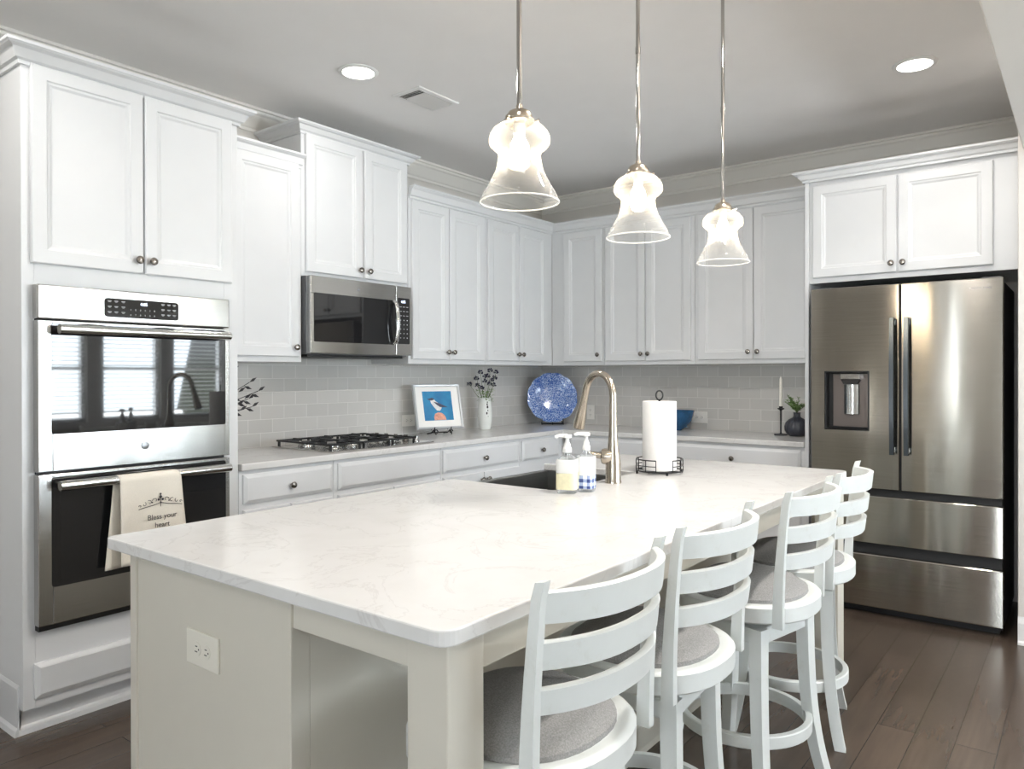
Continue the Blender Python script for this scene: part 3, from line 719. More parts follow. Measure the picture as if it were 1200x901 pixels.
# ================================================================== REFRIGERATOR
FX0, FX1, FB, FF = 2.420, 3.342, -.700, -.762
r = thing('refrigerator', 'stainless french door refrigerator with dispenser and two lower drawers', 'refrigerator', ((FX0+FX1)/2, FB, 0))
W2 = (FX1-FX0)/2
mb = MB(); mb.box(-W2+.004, W2-.004, 0, .68, .03, 1.785, .004); mb.build('case', 'shell', r)
mb = MB(); mb.box(-W2+.02, W2-.02, .01, .5, 0, .03); mb.build('base_grille', 'shell', r)
mb = MB(); mb.box(W2-.10, W2-.01, -.01, .09, 1.785, 1.806, .004); mb.box(-W2+.01, -W2+.10, -.01, .09, 1.785, 1.806, .004); mb.build('hinge_cover', 'grey_side', r)
def bulge(x):   # convex front, measured from FB
    q = max(-1, min(1, x/W2)); return -(.056+.006*(1-q*q))
def fpanel(name, x0, x1, z0, z1, hole=None, wav=True):
    mb = MB(); N = 20; xs = [x0+(x1-x0)*i/N for i in range(N+1)]; zs = [z0, z0+.004, z1-.004, z1]
    if hole:
        xs = sorted(set([x for x in xs if not (hole[0]-.012 < x < hole[0]+.012 or hole[1]-.012 < x < hole[1]+.012)]+[hole[0], hole[1]])); zs = sorted(zs+[hole[2], hole[3]])
    nx, nz = len(xs), len(zs)
    def edge(x): 
        d = min(x-x0, x1-x); return .005 if d < 1e-6 else (.0015 if d < .003 else 0)
    xs2 = [xs[0], xs[0]+.003]+xs[1:-1]+[xs[-1]-.003, xs[-1]]; xs = xs2; nx = len(xs)
    vs = [(x, bulge(x)+edge(x)+(.004 if j in (0, nz-1) else 0), z) for j, z in enumerate(zs) for x in xs]; fs = []
    for j in range(nz-1):
        for i in range(nx-1):
            if hole and hole[0]-1e-6 <= xs[i] and xs[i+1] <= hole[1]+1e-6 and hole[2]-1e-6 <= zs[j] and zs[j+1] <= hole[3]+1e-6: continue
            fs.append((j*nx+i, j*nx+i+1, (j+1)*nx+i+1, (j+1)*nx+i))
    mb.mat('steel_fridge'); mb._add(vs, fs, True)
    # sides and back
    top = [(x, bulge(x)+.004+edge(x), z1) for x in xs]+[(x1, -.001, z1), (x0, -.001, z1)]; bot = [(p[0], p[1], z0) for p in top]
    n = len(top); k = len(mb.v); mb.v += top+bot
    for f in ([tuple(range(k, k+n))], [tuple(range(k+2*n-1, k+n-1, -1))], [(k+n-2, k+n-1, k+2*n-1, k+2*n-2)], [(k+n-1, k, k+n, k+2*n-1)], [(k+n-3, k+n-2, k+2*n-2, k+2*n-3)]):
        mb.f += f; mb.mi += [mb.cur]; mb.sm += [False]
    return mb.build(name, 'steel_fridge', r, fix=not hole)
cx = (FX0+FX1)/2
dl = fpanel('left_door', -W2, -.004, .690, 1.797, hole=(2.497-cx, 2.727-cx, 1.006, 1.330)); dl.name = 'door'
dr = fpanel('door', .004, W2, .690, 1.797)
d1 = fpanel('drawer', -W2, W2, .391, .650); d2 = fpanel('drawer', -W2, W2, .045, .330)
mb = MB(); mb.box(-W2+.006, W2-.006, -.035, 0, .652, .688); mb.box(-W2+.006, W2-.006, -.035, 0, .332, .389); mb.box(-W2+.006, W2-.006, -.03, 0, .03, .044); mb.box(-.0035, .0035, -.05, 0, .69, 1.79); mb.build('seal', 'rubber', r)
# dispenser
hx0, hx1, hz0, hz1 = 2.497-cx, 2.727-cx, 1.006, 1.330
yf = bulge((hx0+hx1)/2)
mb = MB(); mb.mat('shell')
rr = lambda a, y: [(hx0+a, y, hz0+a), (hx1-a, y, hz0+a), (hx1-a, y, hz1-a), (hx0+a, y, hz1-a)]
mb.rings([rr(-.002, bulge(hx1)-.001), rr(.004, yf-.004), rr(.007, yf+.002), rr(.010, -.004)], cap0=False)
dp = mb.build('dispenser_recess', 'shell', dl, fix=False)
mb = MB(); mb.box(hx0+.032, hx1-.012, -.012, -.0045, hz0+.014, hz1-.014, .002); mb.build('dispenser_back', 'disp', dl)
mb = MB(); mb.box(hx0+.012, hx1-.012, -.045, -.006, hz0+.010, hz0+.016); mb.build('drip_tray', 'shell', dl)
mb = MB(); mb.mat('steel_bar'); mb.box(2.577-cx, 2.678-cx, -.052, -.012, 1.285, 1.318, .003); mb.mat('shell'); mb.prism([(2.577-cx, 0), (2.678-cx, 0), (2.663-cx, -.026), (2.592-cx, -.026)], -.012, .046, T=Matrix.Translation((0, 0, 1.285)) @ Matrix.Rotation(PI/2, 4, 'X')); mb.build('water_nozzle', 'steel_bar', dl)
mb = MB(); mb.grid(lambda u, v: (2.590-cx+.079*u, -.020-.018*math.sin(PI*u), 1.092+.165*v), 12, 2); mb.build('paddle', 'steel_bar', dl)
# handles
for x, d in ((2.8475-cx, dl), (2.9165-cx, dr)):
    m = MB(); rings = []
    for i in range(17):
        t = i/16; z = .885+.73*t; bow = .012*math.sin(PI*t); w_ = .0135-.003*math.sin(PI*t)*0; yb = bulge(x)-.034-bow
        rings.append([(x-w_, yb, z), (x-w_*.75, yb-.016, z), (x+w_*.75, yb-.016, z), (x+w_, yb, z)])
    m.rings(rings)
    for z in (.91, 1.59): m.box(x-.008, x+.008, bulge(x)-.036, bulge(x)+.004, z-.012, z+.012)
    m.build('handle', 'handle_dark', d)
m = MB(); m.text('SAMSUNG', .016, Matrix.Translation((3.245-cx, bulge(3.245-cx)-.0006, 1.748)) @ XZ, sx=1.35); m.build('brand_lettering', 'badge', dr)
mb = MB(); mb.box(3.348, 3.402, -.60, -.56, 1.72, 1.84); 

# ================================================================== COOKTOP
CY = -2.712; r = thing('gas_cooktop', 'black gas cooktop with cast iron grates on the left worktop', 'cooktop', (0, CY, .914), PI/2)
CWid, d0, d1_ = .762, -.085, -.600
mb = MB(); mb.box(0, CWid, d1_, d0, 0, .008, .003); mb.build('tray', 'steel', r)
burn = [(.13, -.22, .034), (.13, -.46, .042), (.34, -.34, .055), (.54, -.21, .034), (.54, -.47, .04)]
for (x, y, q) in burn:
    m = MB(); m.lathe([(0, .008), (q+.014, .008), (q+.012, .014), (q, .018), (q, .024), (0, .024)], (x, y, 0), 24); bb = m.build('burner', 'steel_bar', r)
    m = MB(); m.lathe([(0, .024), (q*.86, .024), (q*.86, .031), (q*.7, .034), (0, .034)], (x, y, 0), 24); m.build('burner_cap', 'iron', bb)
for (x0, x1) in ((.012, .232), (.236, .444), (.448, .640)):
    m = MB(); ya, yb_ = -.570, -.115; zt = .043; bw = .0045
    for y in (ya, yb_): m.box(x0, x1, y-bw, y+bw, zt-.010, zt, .002)
    for x in (x0+bw, x1-bw): m.box(x-bw, x+bw, ya, yb_, zt-.010, zt, .002)
    m.box(x0, x1, -.348, -.337, zt-.010, zt, .002)
    cxm = (x0+x1)/2
    m.box(cxm-bw, cxm+bw, ya, ya+.075, zt-.010, zt+.004, .002); m.box(cxm-bw, cxm+bw, yb_-.075, yb_, zt-.010, zt+.004, .002); m.box(cxm-bw, cxm+bw, -.40, -.28, zt-.010, zt+.004, .002)
    for y in (-.46, -.22):
        m.box(x0+.01, x0+.07, y-bw, y+bw, zt-.010, zt+.004, .002); m.box(x1-.07, x1-.01, y-bw, y+bw, zt-.010, zt+.004, .002)
    for x in (x0+.012, x1-.012):
        for y in (ya+.006, yb_-.006): m.box(x-.006, x+.006, y-.006, y+.006, .008, zt-.01, .002)
    m.build('grate', 'iron', r)
for k in range(5):
    m = MB(); m.lathe([(0, .008), (.021, .008), (.021, .012), (.0175, .016), (.016, .034), (.012, .037), (0, .037)], (.698, -.51+k*.085, 0), 20)
    m.box(.695, .701, -.525+k*.085, -.495+k*.085, .030, .042, .001); m.build('control_knob', 'steel_bar' if k == 0 else 'knob', r)

# ================================================================== STOOLS
def make_stool():
    r = thing('counter_stool', 'x', 'stool', (0, 0, 0), 0, 'white ladder back counter stools along the island')
    N = 40
    def shape(rad, sq=2.5, fx=1.0):
        pts = []
        for k in range(N):
            a = 2*PI*k/N; c, s = math.cos(a), math.sin(a); q = (abs(c)**sq+abs(s)**sq)**(-1/sq); pts.append((rad*q*c*(1 if c > 0 else .88), rad*q*s))
        return pts
    o, i = shape(.232, 2.3), shape(.197, 2.3); oo = shape(.226, 2.3)
    mb = MB(); mb.rings([[(x, y, .570) for x, y in i], [(x, y, .570) for x, y in oo], [(x, y, .576) for x, y in o], [(x, y, .618) for x, y in o], [(x, y, .624) for x, y in oo], [(x, y, .626) for x, y in shape(.214, 2.3)], [(x, y, .622) for x, y in i]], smooth=True)
    mb.build('seat_frame', 'stool', r)
    rings = []
    for t in range(9):
        a = PI/2*t/8; rings.append([(x*(math.cos(a)*.12+.88 if t < 3 else math.cos(a)**.6), y*(math.cos(a)*.12+.88 if t < 3 else math.cos(a)**.6), .604+.074*math.sin(a)) for x, y in shape(.195, 2.3)])
    mb = MB(); mb.rings(rings, smooth=True); mb.build('cushion', 'cushion', r)
    # back posts
    for s in (-1, 1):
        rings = []
        for k in range(15):
            t = k/14; z = .572+.404*t
            xc = .180+.004*t+.026*t*t; yc = s*(.208+.006*t); dx = .0155-.006*t; dy = .0105-.001*t
            if k == 14: xc += .004
            zz = (z+.002 if k == 14 else z)
            rings.append([(xc-dx, yc-dy, z-(.002 if k == 14 else 0)), (xc+dx, yc-dy, zz), (xc+dx, yc+dy, zz), (xc-dx, yc+dy, z-(.002 if k == 14 else 0))])
        mb = MB(); mb.rings(rings); mb.build('back_post', 'stool', r)
    # bowed rails
    def post_x(z): t = (z-.572)/.404; return .180+.004*t+.026*t*t
    for (z0, z1, sag) in ((.902, .957, .074), (.822, .871, .070), (.744, .790, .066)):
        rings = []; n = 20
        for k in range(n+1):
            u = -1+2*k/n; y = u*.200; bow = sag*(1-abs(u)**2.4); lift = .004*(1-u*u)
            xb = post_x((z0+z1)/2)+bow; th = .0085
            d = Vector((-sag*2.4*abs(u)**1.4*(1 if u > 0 else -1)/.200, 1)).normalized(); nx, ny = d.y, -d.x
            lean = .006
            rings.append([(xb-nx*th, y-ny*th, z0), (xb+nx*th, y+ny*th, z0), (xb+lean+nx*th, y+ny*th, z1-.003+lift), (xb+lean+nx*th*.4, y+ny*th*.4, z1+lift), (xb+lean-nx*th*.4, y-ny*th*.4, z1+lift), (xb+lean-nx*th, y-ny*th, z1-.003+lift)])
        mb = MB(); mb.rings(rings, smooth=True); mb.build('back_rail', 'stool', r)
    # swivel and under-frame
    mb = MB(); mb.lathe([(0, .545), (.105, .545), (.105, .5695), (0, .5695)], seg=24); mb.build('swivel_plate', 'knob', r)
    mb = MB(); mb.box(-.150, .150, -.150, .150, .495, .545, .006); mb.build('under_frame', 'stool', r)
    for sx in (-1, 1):
        for sy in (-1, 1):
            rings = []
            for k in range(19):
                t = k/18; z = .545*(1-t); off = .138+.006*t+.040*t**3; h = .021-.003*t
                ex = sx*off; ey = sy*off
                rings.append([(ex-h, ey-h, z), (ex+h, ey-h, z), (ex+h, ey+h, z), (ex-h, ey+h, z)])
            mb = MB(); mb.rings(rings); mb.build('leg', 'stool', r)
    mb = MB(); mb.lathe([(.190, .182), (.207, .182), (.210, .185), (.210, .218), (.207, .221), (.190, .221)], seg=48, closed=True); mb.build('foot_ring', 'stool', r)
    return r
st = make_stool()
place = [(2.752, -3.966, 0, 'nearest white counter stool, its grey cushion cut off by the bottom of the photo'),
         (2.746, -3.422, 0, 'second white counter stool counting away from the camera'),
         (2.780, -2.772, .0, 'third white counter stool, its whole curved back in front of the farthest one'),
         (2.769, -2.274, math.radians(5), 'farthest white counter stool, nearest the refrigerator')]
for k, (x, y, rz, lab) in enumerate(place):
    o = st if k == 0 else dup(st)
    o.location = (x, y, 0); o.rotation_euler = (0, 0, rz); o['label'] = lab
    for ch in o.children:      # the seat swivels on its base
        if ch.name.split('.')[0] in ('leg', 'foot_ring', 'under_frame'): ch.rotation_euler = (0, 0, math.radians((0, 4, -12, 8)[k]))

# ================================================================== PENDANTS
def make_pendant():
    K = Matrix.Translation((0, 0, 1.319)) @ Matrix.Scale(.8, 4) @ Matrix.Translation((0, 0, -1.319))
    r = thing('pendant_light', 'x', 'pendant light', (0, 0, 0), 0, 'glass pendant lights over the island')
    mb = MB(); mb.lathe([(0, CEIL-.001), (.062, CEIL-.001), (.062, CEIL-.012), (.05, CEIL-.024), (.008, CEIL-.028), (0, CEIL-.028)], seg=28); mb.build('canopy', 'nickel', r)
    mb = MB(); mb.tube([(0, 0, 1.962), (0, 0, CEIL-.02)], .0066, 12); mb.tube([(0, 0, 2.30), (0, 0, 2.32)], .0080, 12); mb.build('rod', 'chrome', r)
    mb = MB(); mb.lathe([(0, 2.135), (.010, 2.135), (.012, 2.124), (.020, 2.121), (.033, 2.114), (.040, 2.102), (.041, 2.091), (.047, 2.089), (.047, 2.082), (.030, 2.078), (0, 2.076)], seg=28, T=K)
    for a in (.5, 2.6, 4.7): 
        dxx, dyy = math.cos(a), math.sin(a); mb.tube([(dxx*.042, dyy*.042, 2.085), (dxx*.055, dyy*.055, 2.085)], .003, 8, T=K); mb.tube([(dxx*.055, dyy*.055, 2.085), (dxx*.061, dyy*.061, 2.085)], .006, 10, T=K)
    mb.build('socket_cap', 'nickel', r)
    outer = [(.034, 2.083), (.056, 2.077), (.077, 2.064), (.090, 2.045), (.0935, 2.027), (.0890, 2.011), (.0735, 1.998), (.0665, 1.990), (.0648, 1.976), (.0684, 1.954), (.0736, 1.936), (.0857, 1.910), (.100, 1.8845), (.1125, 1.863), (.1195, 1.841)]
    # smooth the profile
    def sm(P, n=3):
        out = []
        for i in range(len(P)-1):
            p0, p1, p2, p3 = P[max(0, i-1)], P[i], P[i+1], P[min(len(P)-1, i+2)]
            for k in range(n):
                t = k/n; out.append(tuple(.5*((2*p1[j])+(-p0[j]+p2[j])*t+(2*p0[j]-5*p1[j]+4*p2[j]-p3[j])*t*t+(-p0[j]+3*p1[j]-3*p2[j]+p3[j])*t**3) for j in (0, 1)))
        return out+[P[-1]]
    O = sm(outer); prof = O
    mb = MB(); mb.lathe([O[0]]+O[1:], seg=48, T=K)
    mb.f = mb.f[:-2]; mb.mi = mb.mi[:-2]; mb.sm = mb.sm[:-2]
    sh = mb.build('glass_shade', 'shade_glass', r)
    m = MB(); R0, z0 = .1195, 1.841; m.tube([(R0*math.cos(2*PI*k/64), R0*math.sin(2*PI*k/64), z0) for k in range(64)], .0024, 8, closed=True, T=K); m.build('shade_rim', 'rim_glass', sh)
    mb = MB(); mb.lathe([(0, 2.078), (.018, 2.078), (.018, 2.048), (.014, 2.044), (0, 2.044)], seg=20, T=K); mb.build('lamp_holder', 'plastic_white', r)
    mb = MB(); mb.lathe([(0, 1.942), (.014, 1.944), (.025, 1.952), (.030, 1.968), (.0305, 1.990), (.028, 2.010), (.020, 2.030), (.014, 2.044)], seg=24, T=K); mb.build('bulb', 'bulb', r)
    return r
M['rim_glass'] = thin_glass('shade_rim_glass', (.98, .98, .98, 1), .75, .95)
pn = make_pendant()
for k, (x, y, lab) in enumerate(((2.584, -3.735, 'nearest and largest looking bell shaped glass pendant light over the island'), (2.584, -3.131, 'middle bell shaped glass pendant light over the island'), (2.590, -2.475, 'farthest bell shaped glass pendant light, over the refrigerator end of the island'))):
    o = pn if k == 0 else dup(pn); o.location = (x, y, 0); o['label'] = lab
    L = bpy.data.lights.new('pendant_bulb_light', 'POINT'); L.energy = P_BULB; L.color = WARM; L.shadow_soft_size = .026
    lo = bpy.data.objects.new('pendant_bulb_light', L); COL.objects.link(lo); lo.parent = o; lo.location = (0, 0, 1.865)

# recessed cans and vent
def can(x, y, label, power, color=(1, .96, .92)):
    r = thing('recessed_light', label, 'ceiling light', (x, y, CEIL), 0, 'recessed ceiling lights')
    mb = MB(); mb.lathe([(.074, -.0005), (.096, -.0005), (.096, -.004), (.090, -.008), (.076, -.008), (.074, -.004)], seg=40, closed=True); mb.build('trim_ring', 'plastic_white', r)
    mb = MB(); mb.lathe([(0, -.003), (.075, -.003), (.075, -.001), (0, -.001)], seg=40); mb.build('lamp_face', 'can', r)
    L = bpy.data.lights.new('can_light', 'AREA'); L.shape = 'DISK'; L.size = .14; L.energy = power; L.color = color
    lo = bpy.data.objects.new('can_light', L); COL.objects.link(lo); lo.parent = r; lo.location = (0, 0, -.012)
can(.888, -2.775, 'round recessed ceiling light left of the air vent above the microwave side', P_CAN)
can(3.027, -1.223, 'round recessed ceiling light in front of the refrigerator cabinet', P_CAN)
for (x, y) in ((3.02, -4.45), (.90, -4.6), (4.8, -2.2), (4.8, -4.6), (1.9, -6.6), (4.2, -6.8), (3.02, -2.95)):  # added out-of-view cans that even out and lift the light
    can(x, y, 'round recessed ceiling light out of view, added to even out the lighting', P_CAN*(7 if y > -3 else 1.8))
r = thing('air_vent', 'rectangular white ceiling air vent beside the recessed light', 'vent', (.896, -2.318, CEIL))
mb = MB(); hw, hl = .100, .152
mb.rings([[(-hw+a, -hl+a, z), (hw-a, -hl+a, z), (hw-a, hl-a, z), (-hw+a, hl-a, z)] for a, z in ((0, 0), (.003, -.006), (.026, -.009), (.028, -.004))], cap0=True, cap1=False); mb.build('vent_frame', 'trim', r)
mb = MB(); mb.mat('duct'); mb.box(-hw+.028, hw-.028, -hl+.028, hl-.028, -.004, -.002); mb.build('vent_backing', 'duct', r)
for k in range(16):
    y = -hl+.036+k*(2*hl-.072)/15; an = 50 if y > -.075 else -38
    m = MB(); m.box(-hw+.029, hw-.029, -.0075, .0075, -.0005, .0005, T=Matrix.Translation((0, y, -.0085)) @ Matrix.Rotation(math.radians(-an), 4, 'X')); m.build('louvre', 'trim', r)

# ================================================================== OBJECTS ON THE ISLAND
def soap(name, label, x, y, q, label_mat, rz, h, second):
    r = thing(name, label, 'soap bottle', (x, y, .9142), rz)
    hh = h; S = lambda rad: [(px, py) for px, py in rrect(-rad, rad, -rad, rad, rad*.55, 5)]
    mb = MB(); mb.rings([[(px, py, z) for px, py in S(rd)] for rd, z in ((q*.86, 0), (q, .006), (q, hh*.74), (q*.96, hh*.80), (q*.7, hh*.88), (q*.42, hh*.93), (q*.40, hh))], smooth=True); mb.build('bottle', 'clear', r)
    lm = MB()
    lm.rings([[(px, py, z) for px, py in S(q+.0008)] for z in (.018, hh*.72)], cap0=False, cap1=False, smooth=True)
    if second:
        a = MB(); a.rings([[(px, py, z) for px, py in S(q+.0008)] for z in (.012, hh*.40)], cap0=False, cap1=False, smooth=True); a.build('plaid_label', 'plaid', r, label='blue and white plaid paper label')
        a = MB(); a.rings([[(px, py, z) for px, py in S(q+.0008)] for z in (hh*.405, hh*.86)], cap0=False, cap1=False, smooth=True); a.build('white_label', 'plastic_white', r)
    else:
        a = MB(); a.rings([[(px, py, z) for px, py in S(q+.0008)] for z in (.014, hh*.50)], cap0=False, cap1=False, smooth=True); a.build('cream_label', 'soap_cream', r, label='cream paper label')
        a = MB(); a.rings([[(px, py, z) for px, py in S(q+.0008)] for z in (hh*.505, hh*.84)], cap0=False, cap1=False, smooth=True); a.build('white_label', 'plastic_white', r)
    a = MB(); a.lathe([(0, hh), (q*.46, hh), (q*.46, hh+.014), (q*.36, hh+.018), (q*.34, hh+.028), (q*.2, hh+.034), (q*.18, hh+.046), (q*.45, hh+.050), (q*.45, hh+.060), (0, hh+.062)], seg=20)
    a.tube([(0, 0, hh+.055), (-.026, -.012, hh+.057), (-.038, -.018, hh+.052)], [.008, .006, .005], 10); a.tube([(0, 0, .02), (0, 0, hh)], .0022, 6); a.build('pump', 'plastic_white', r)
soap('soap_dispenser', 'clear pump soap bottle with a cream label beside the sink', 2.271, -3.053, .034, 'soap_cream', .35, .138, False)
soap('lotion_dispenser', 'clear pump bottle with a blue plaid label next to the faucet', 2.305, -2.985, .0285, 'plaid', .25, .142, True)

r = thing('paper_towel_holder', 'black wire paper towel holder with a loop top on the island', 'paper towel holder', (2.290, -2.40, .9142))
mb = MB(); Rb = .094
ring = lambda z, a0=0, a1=2*PI, n=40: [(Rb*math.cos(a0+(a1-a0)*k/n), Rb*math.sin(a0+(a1-a0)*k/n), z) for k in range(n+(0 if a1-a0 > 6.2 else 1))]
mb.tube(ring(.012), .0028, 8, closed=True)
g0 = math.radians(-72); g1 = math.radians(-30)
mb.tube(ring(.058, g1, g0+2*PI, 36), .0024, 8); mb.tube(ring(.034, g1, g0+2*PI, 36), .0018, 8)
for k in range(13):
    a = g1+(g0+2*PI-g1)*k/12; mb.tube([(Rb*math.cos(a), Rb*math.sin(a), .012), (Rb*math.cos(a), Rb*math.sin(a), .058)], .0018, 6)
for a in (0, PI/2): mb.tube([(-Rb*math.cos(a), -Rb*math.sin(a), .010), (Rb*math.cos(a), Rb*math.sin(a), .010)], .0028, 8)
for k in range(4):
    a = PI/4+k*PI/2; mb.lathe([(0, 0), (.005, 0), (.005, .011), (0, .011)], (Rb*math.cos(a), Rb*math.sin(a), 0), 10)
mb.build('wire_basket', 'wire', r)
mb = MB(); mb.tube([(0, 0, .010), (0, 0, .300)], .004, 10); mb.tube([(.014*math.cos(a)*.79, .014*math.cos(a)*.61, .317+.019*math.sin(a)) for a in [2*PI*k/24 for k in range(24)]], .0032, 8, closed=True); mb.build('center_rod', 'wire', r)
mb = MB(); mb.lathe([(.019, 0), (.066, 0), (.0685, .002), (.0685, .276), (.067, .279), (.020, .279), (.019, .277)], seg=40, closed=True); 
tag(mb.build('paper_towel_roll', 'paper', loc=(2.290, -2.40, .928)), 'full white paper towel roll standing in the wire holder on the island', 'paper towel roll')

# ================================================================== ON THE WORKTOPS
Z = .9142
# framed picture: local frame faces -y, then turned; leaning back
def pic():
    rz = PI/2-math.radians(19); lean = math.radians(-14)
    r = thing('framed_picture', 'silver framed painting of a small bird on a teal ground', 'picture', (.232, -1.500, Z+.038), rz)
    Lm = Matrix.Rotation(lean, 4, 'X'); w2, h = .176, .305
    mb = MB(); prof = [(0, .012), (0, -.010), (.004, -.012), (.012, -.010), (.015, -.004), (.015, .012)]
    mb.rings([[(-w2+i, y, i), (w2-i, y, i), (w2-i, y, h-i), (-w2+i, y, h-i)] for i, y in prof], cap0=False, cap1=False, T=Lm); mb.build('frame', 'frame_silver', r)
    mb = MB(); mb.box(-w2+.010, w2-.010, -.001, .008, .010, h-.010, T=Lm); mb.build('mat_board', 'mat_board', r)
    mb = MB(); mb.box(-.110, .108, -.0022, -.001, .058, .258, T=Lm); pc = mb.build('painting', 'pic_sky', r)
    def poly(name, pts, mat, y=-.0030): 
        m = MB(); m.rings([[(x, y+.0007, z) for x, z in pts], [(x, y, z) for x, z in pts]], T=Lm); m.build(name, mat, pc)
    poly('painted_rock', [(-.038, .060), (-.040, .082), (-.030, .104), (-.006, .112), (.020, .108), (.040, .092), (.048, .074), (.050, .060)], 'pic_rock')
    poly('painted_bird', [(-.056, .192), (-.052, .176), (-.034, .150), (-.014, .126), (.008, .122), (.022, .138), (.026, .158), (.004, .176), (-.016, .188), (-.030, .206), (-.048, .208)], 'pic_bird', -.0036)
    poly('painted_wing', [(-.034, .186), (-.016, .182), (.008, .174), (.040, .160), (.072, .146), (.040, .146), (.012, .148), (-.008, .162)], 'pic_wing', -.0042)
    poly('painted_cap', [(-.064, .196), (-.050, .214), (-.034, .212), (-.026, .200), (-.040, .196), (-.052, .194), (-.080, .206)], 'pic_wing', -.0048)
    e = thing('display_easel', 'small black scrolled wire easel under the bird picture', 'easel', (.232, -1.500, Z), rz)
    m = MB()
    for s in (-1, 1):
        x = s*.062
        m.tube([(x, .075, .003), (x, .02, .010), (x, -.012, .030), (x, -.030, .034), (x, -.036, .052)], .0035, 8)
        sp = [(x+s*.016*(1-k/14)*math.cos(.5*k)-s*.008, -.040-.0006*k, .022+.017*(1-k/16)*math.sin(.5*k)) for k in range(12)]
        m.tube(sp, .0036, 8); m.tube([(x, -.012, .030), (x, -.038, .018), (x-s*.004, -.046, .003)], .0035, 8)
        m.tube([(x, .016, .030), (x*.5, .060, .20)], .003, 8)
    m.tube([(-.062, .010, .014), (.062, .010, .014)], .0035, 8); m.tube([(0, .06, .20), (0, .085, .003)], .003, 8); m.tube([(-.031, .060, .20), (.031, .060, .20)], .003, 8)
    m.build('wire_frame', 'wire', e)
pic()
# white vase with dark flowers
VX, VY = .165, -.955
r = thing('vase', 'slim white ceramic vase with a dark floral motif by the picture', 'vase', (VX, VY, Z))
mb = MB(); mb.lathe([(0, 0), (.038, 0), (.042, .006), (.050, .05), (.054, .10), (.052, .15), (.045, .20), (.042, .220), (.045, .230), (.041, .230), (.038, .218), (.038, .19), (0, .18)], seg=32); mb.build('vase_body', 'ceramic', r)
m = MB()
for (an, z, q) in ((-.55, .185, .008), (-.5, .165, .011), (-.45, .140, .007), (-.6, .120, .010), (-.42, .098, .006), (-.52, .200, .006)):
    x, y = .051*math.cos(an), .051*math.sin(an); m.lathe([(0, -q), (q*.5, -q*.7), (q*.6, 0), (q*.4, q*.8), (0, q*1.1)], (x, y, z), 10)
m.build('leaf_motif', 'ink', r)
r = thing('flower_bouquet', 'bunch of dark purple globe flowers in the white vase', 'flowers', (VX, VY, Z+.205))
m = MB(); lm = MB(); rnd = random.Random(3); heads = [(-.105, .03, .10), (-.055, -.01, .135), (-.03, .02, .175), (.0, -.02, .12), (.03, 0, .10), (.035, .02, .185), (.02, -.03, .15), (.065, .01, .14), (.075, -.02, .175), (.06, 0, .095), (-.02, 0, .075), (-.05, .02, .09), (.045, -.01, .125), (.0, .03, .15)]
dirv = Vector((.79, .61, 0)); dpt = Vector((-.61, .79, 0))
HP = []
for (a, b_, z) in heads:
    p = dirv*a*1.1+dpt*b_+Vector((0, 0, z*1.16+.01)); HP.append(p)
    m.tube([(p.x*.05, p.y*.05, -.09), (p.x*.2, p.y*.2, 0), (p.x*.55, p.y*.55, z*.5), tuple(p)], .0014, 6)
m.build('stems', 'stem', r)
for k in range(90):
    a = rnd.uniform(0, 2*PI); rr_ = rnd.uniform(.01, .06); z = rnd.uniform(.0, .085); p = Vector((rr_*math.cos(a), rr_*math.sin(a), z)); d = Vector((math.cos(a), math.sin(a), rnd.uniform(-.2, .9))).normalized(); s_ = d.cross(Vector((0, 0, 1))).normalized()*.007; Lf = rnd.uniform(.018, .034)
    lm._add([p, p+d*Lf*.5+s_, p+d*Lf+Vector((0, 0, -.003)), p+d*Lf*.5-s_, p+d*Lf*.5+Vector((0, 0, .002))], [(0, 1, 4), (1, 2, 4), (2, 3, 4), (3, 0, 4)])
lm.build('foliage', 'leaf', r, fix=False)
for p in HP:
    m = MB(); q = rnd.uniform(.017, .021)
    for j in range(26):
        a = rnd.uniform(0, 2*PI); ph = math.acos(rnd.uniform(-.6, 1)); d = Vector((math.sin(ph)*math.cos(a), math.sin(ph)*math.sin(a), math.cos(ph)))
        s_ = d.orthogonal().normalized()*.004; t_ = d.cross(s_).normalized()*.004
        m._add([d*q*.3, d*q*.9+s_, d*q*.9+t_, d*q*.9-s_, d*q*.9-t_, d*q*1.15], [(0, 1, 2), (0, 2, 3), (0, 3, 4), (0, 4, 1), (5, 2, 1), (5, 3, 2), (5, 4, 3), (5, 1, 4)])
    m.build('bloom', 'bloom', r, loc=tuple(p), fix=False)
# blue plate on a stand, facing the room diagonally
def plate():
    rz = math.radians(38); r = thing('decorative_plate', 'large round blue and white speckled plate with scalloped rim in the corner', 'plate', (.262, -.225, Z+.012), rz)
    T = Matrix.Translation((0, .028, .200)) @ Matrix.Rotation(math.radians(-10), 4, 'X') @ Matrix.Rotation(PI/2, 4, 'X')
    sc_ = lambda rr, a, z: rr*(1+(.030*abs(math.sin(6*a))-.015)*(rr/.2)**3)
    mb = MB(); mb.lathe([(0, .004), (.09, .005), (.118, .009), (.126, .014), (.160, .019), (.190, .024), (.2, .027), (.2, .023), (.190, .018), (.16, .012), (.12, .003), (.08, -.002), (0, -.002)], seg=96, T=T, fn=sc_); mb.build('plate_disc', 'blueplate', r)
    e = thing('plate_stand', 'black wire stand holding up the blue plate', 'plate stand', (.262, -.225, Z), rz)
    m = MB()
    for s in (-1, 0, 1):
        x = s*.085; m.tube([(x, .07, .003), (x, -.035, .003)] , .004, 8); m.tube([(x, -.035, .002), (x, -.037, .050 if s else .02)], .004, 8)
        if s: m.tube([(x, .055, .003), (x*.4, .085, .22)], .0035, 8)
    m.tube([(-.085, .02, .004), (.085, .02, .004)], .004, 8); m.tube([(-.034, .085, .22), (.034, .085, .22)], .0035, 8); m.build('wire_frame', 'wire', e)
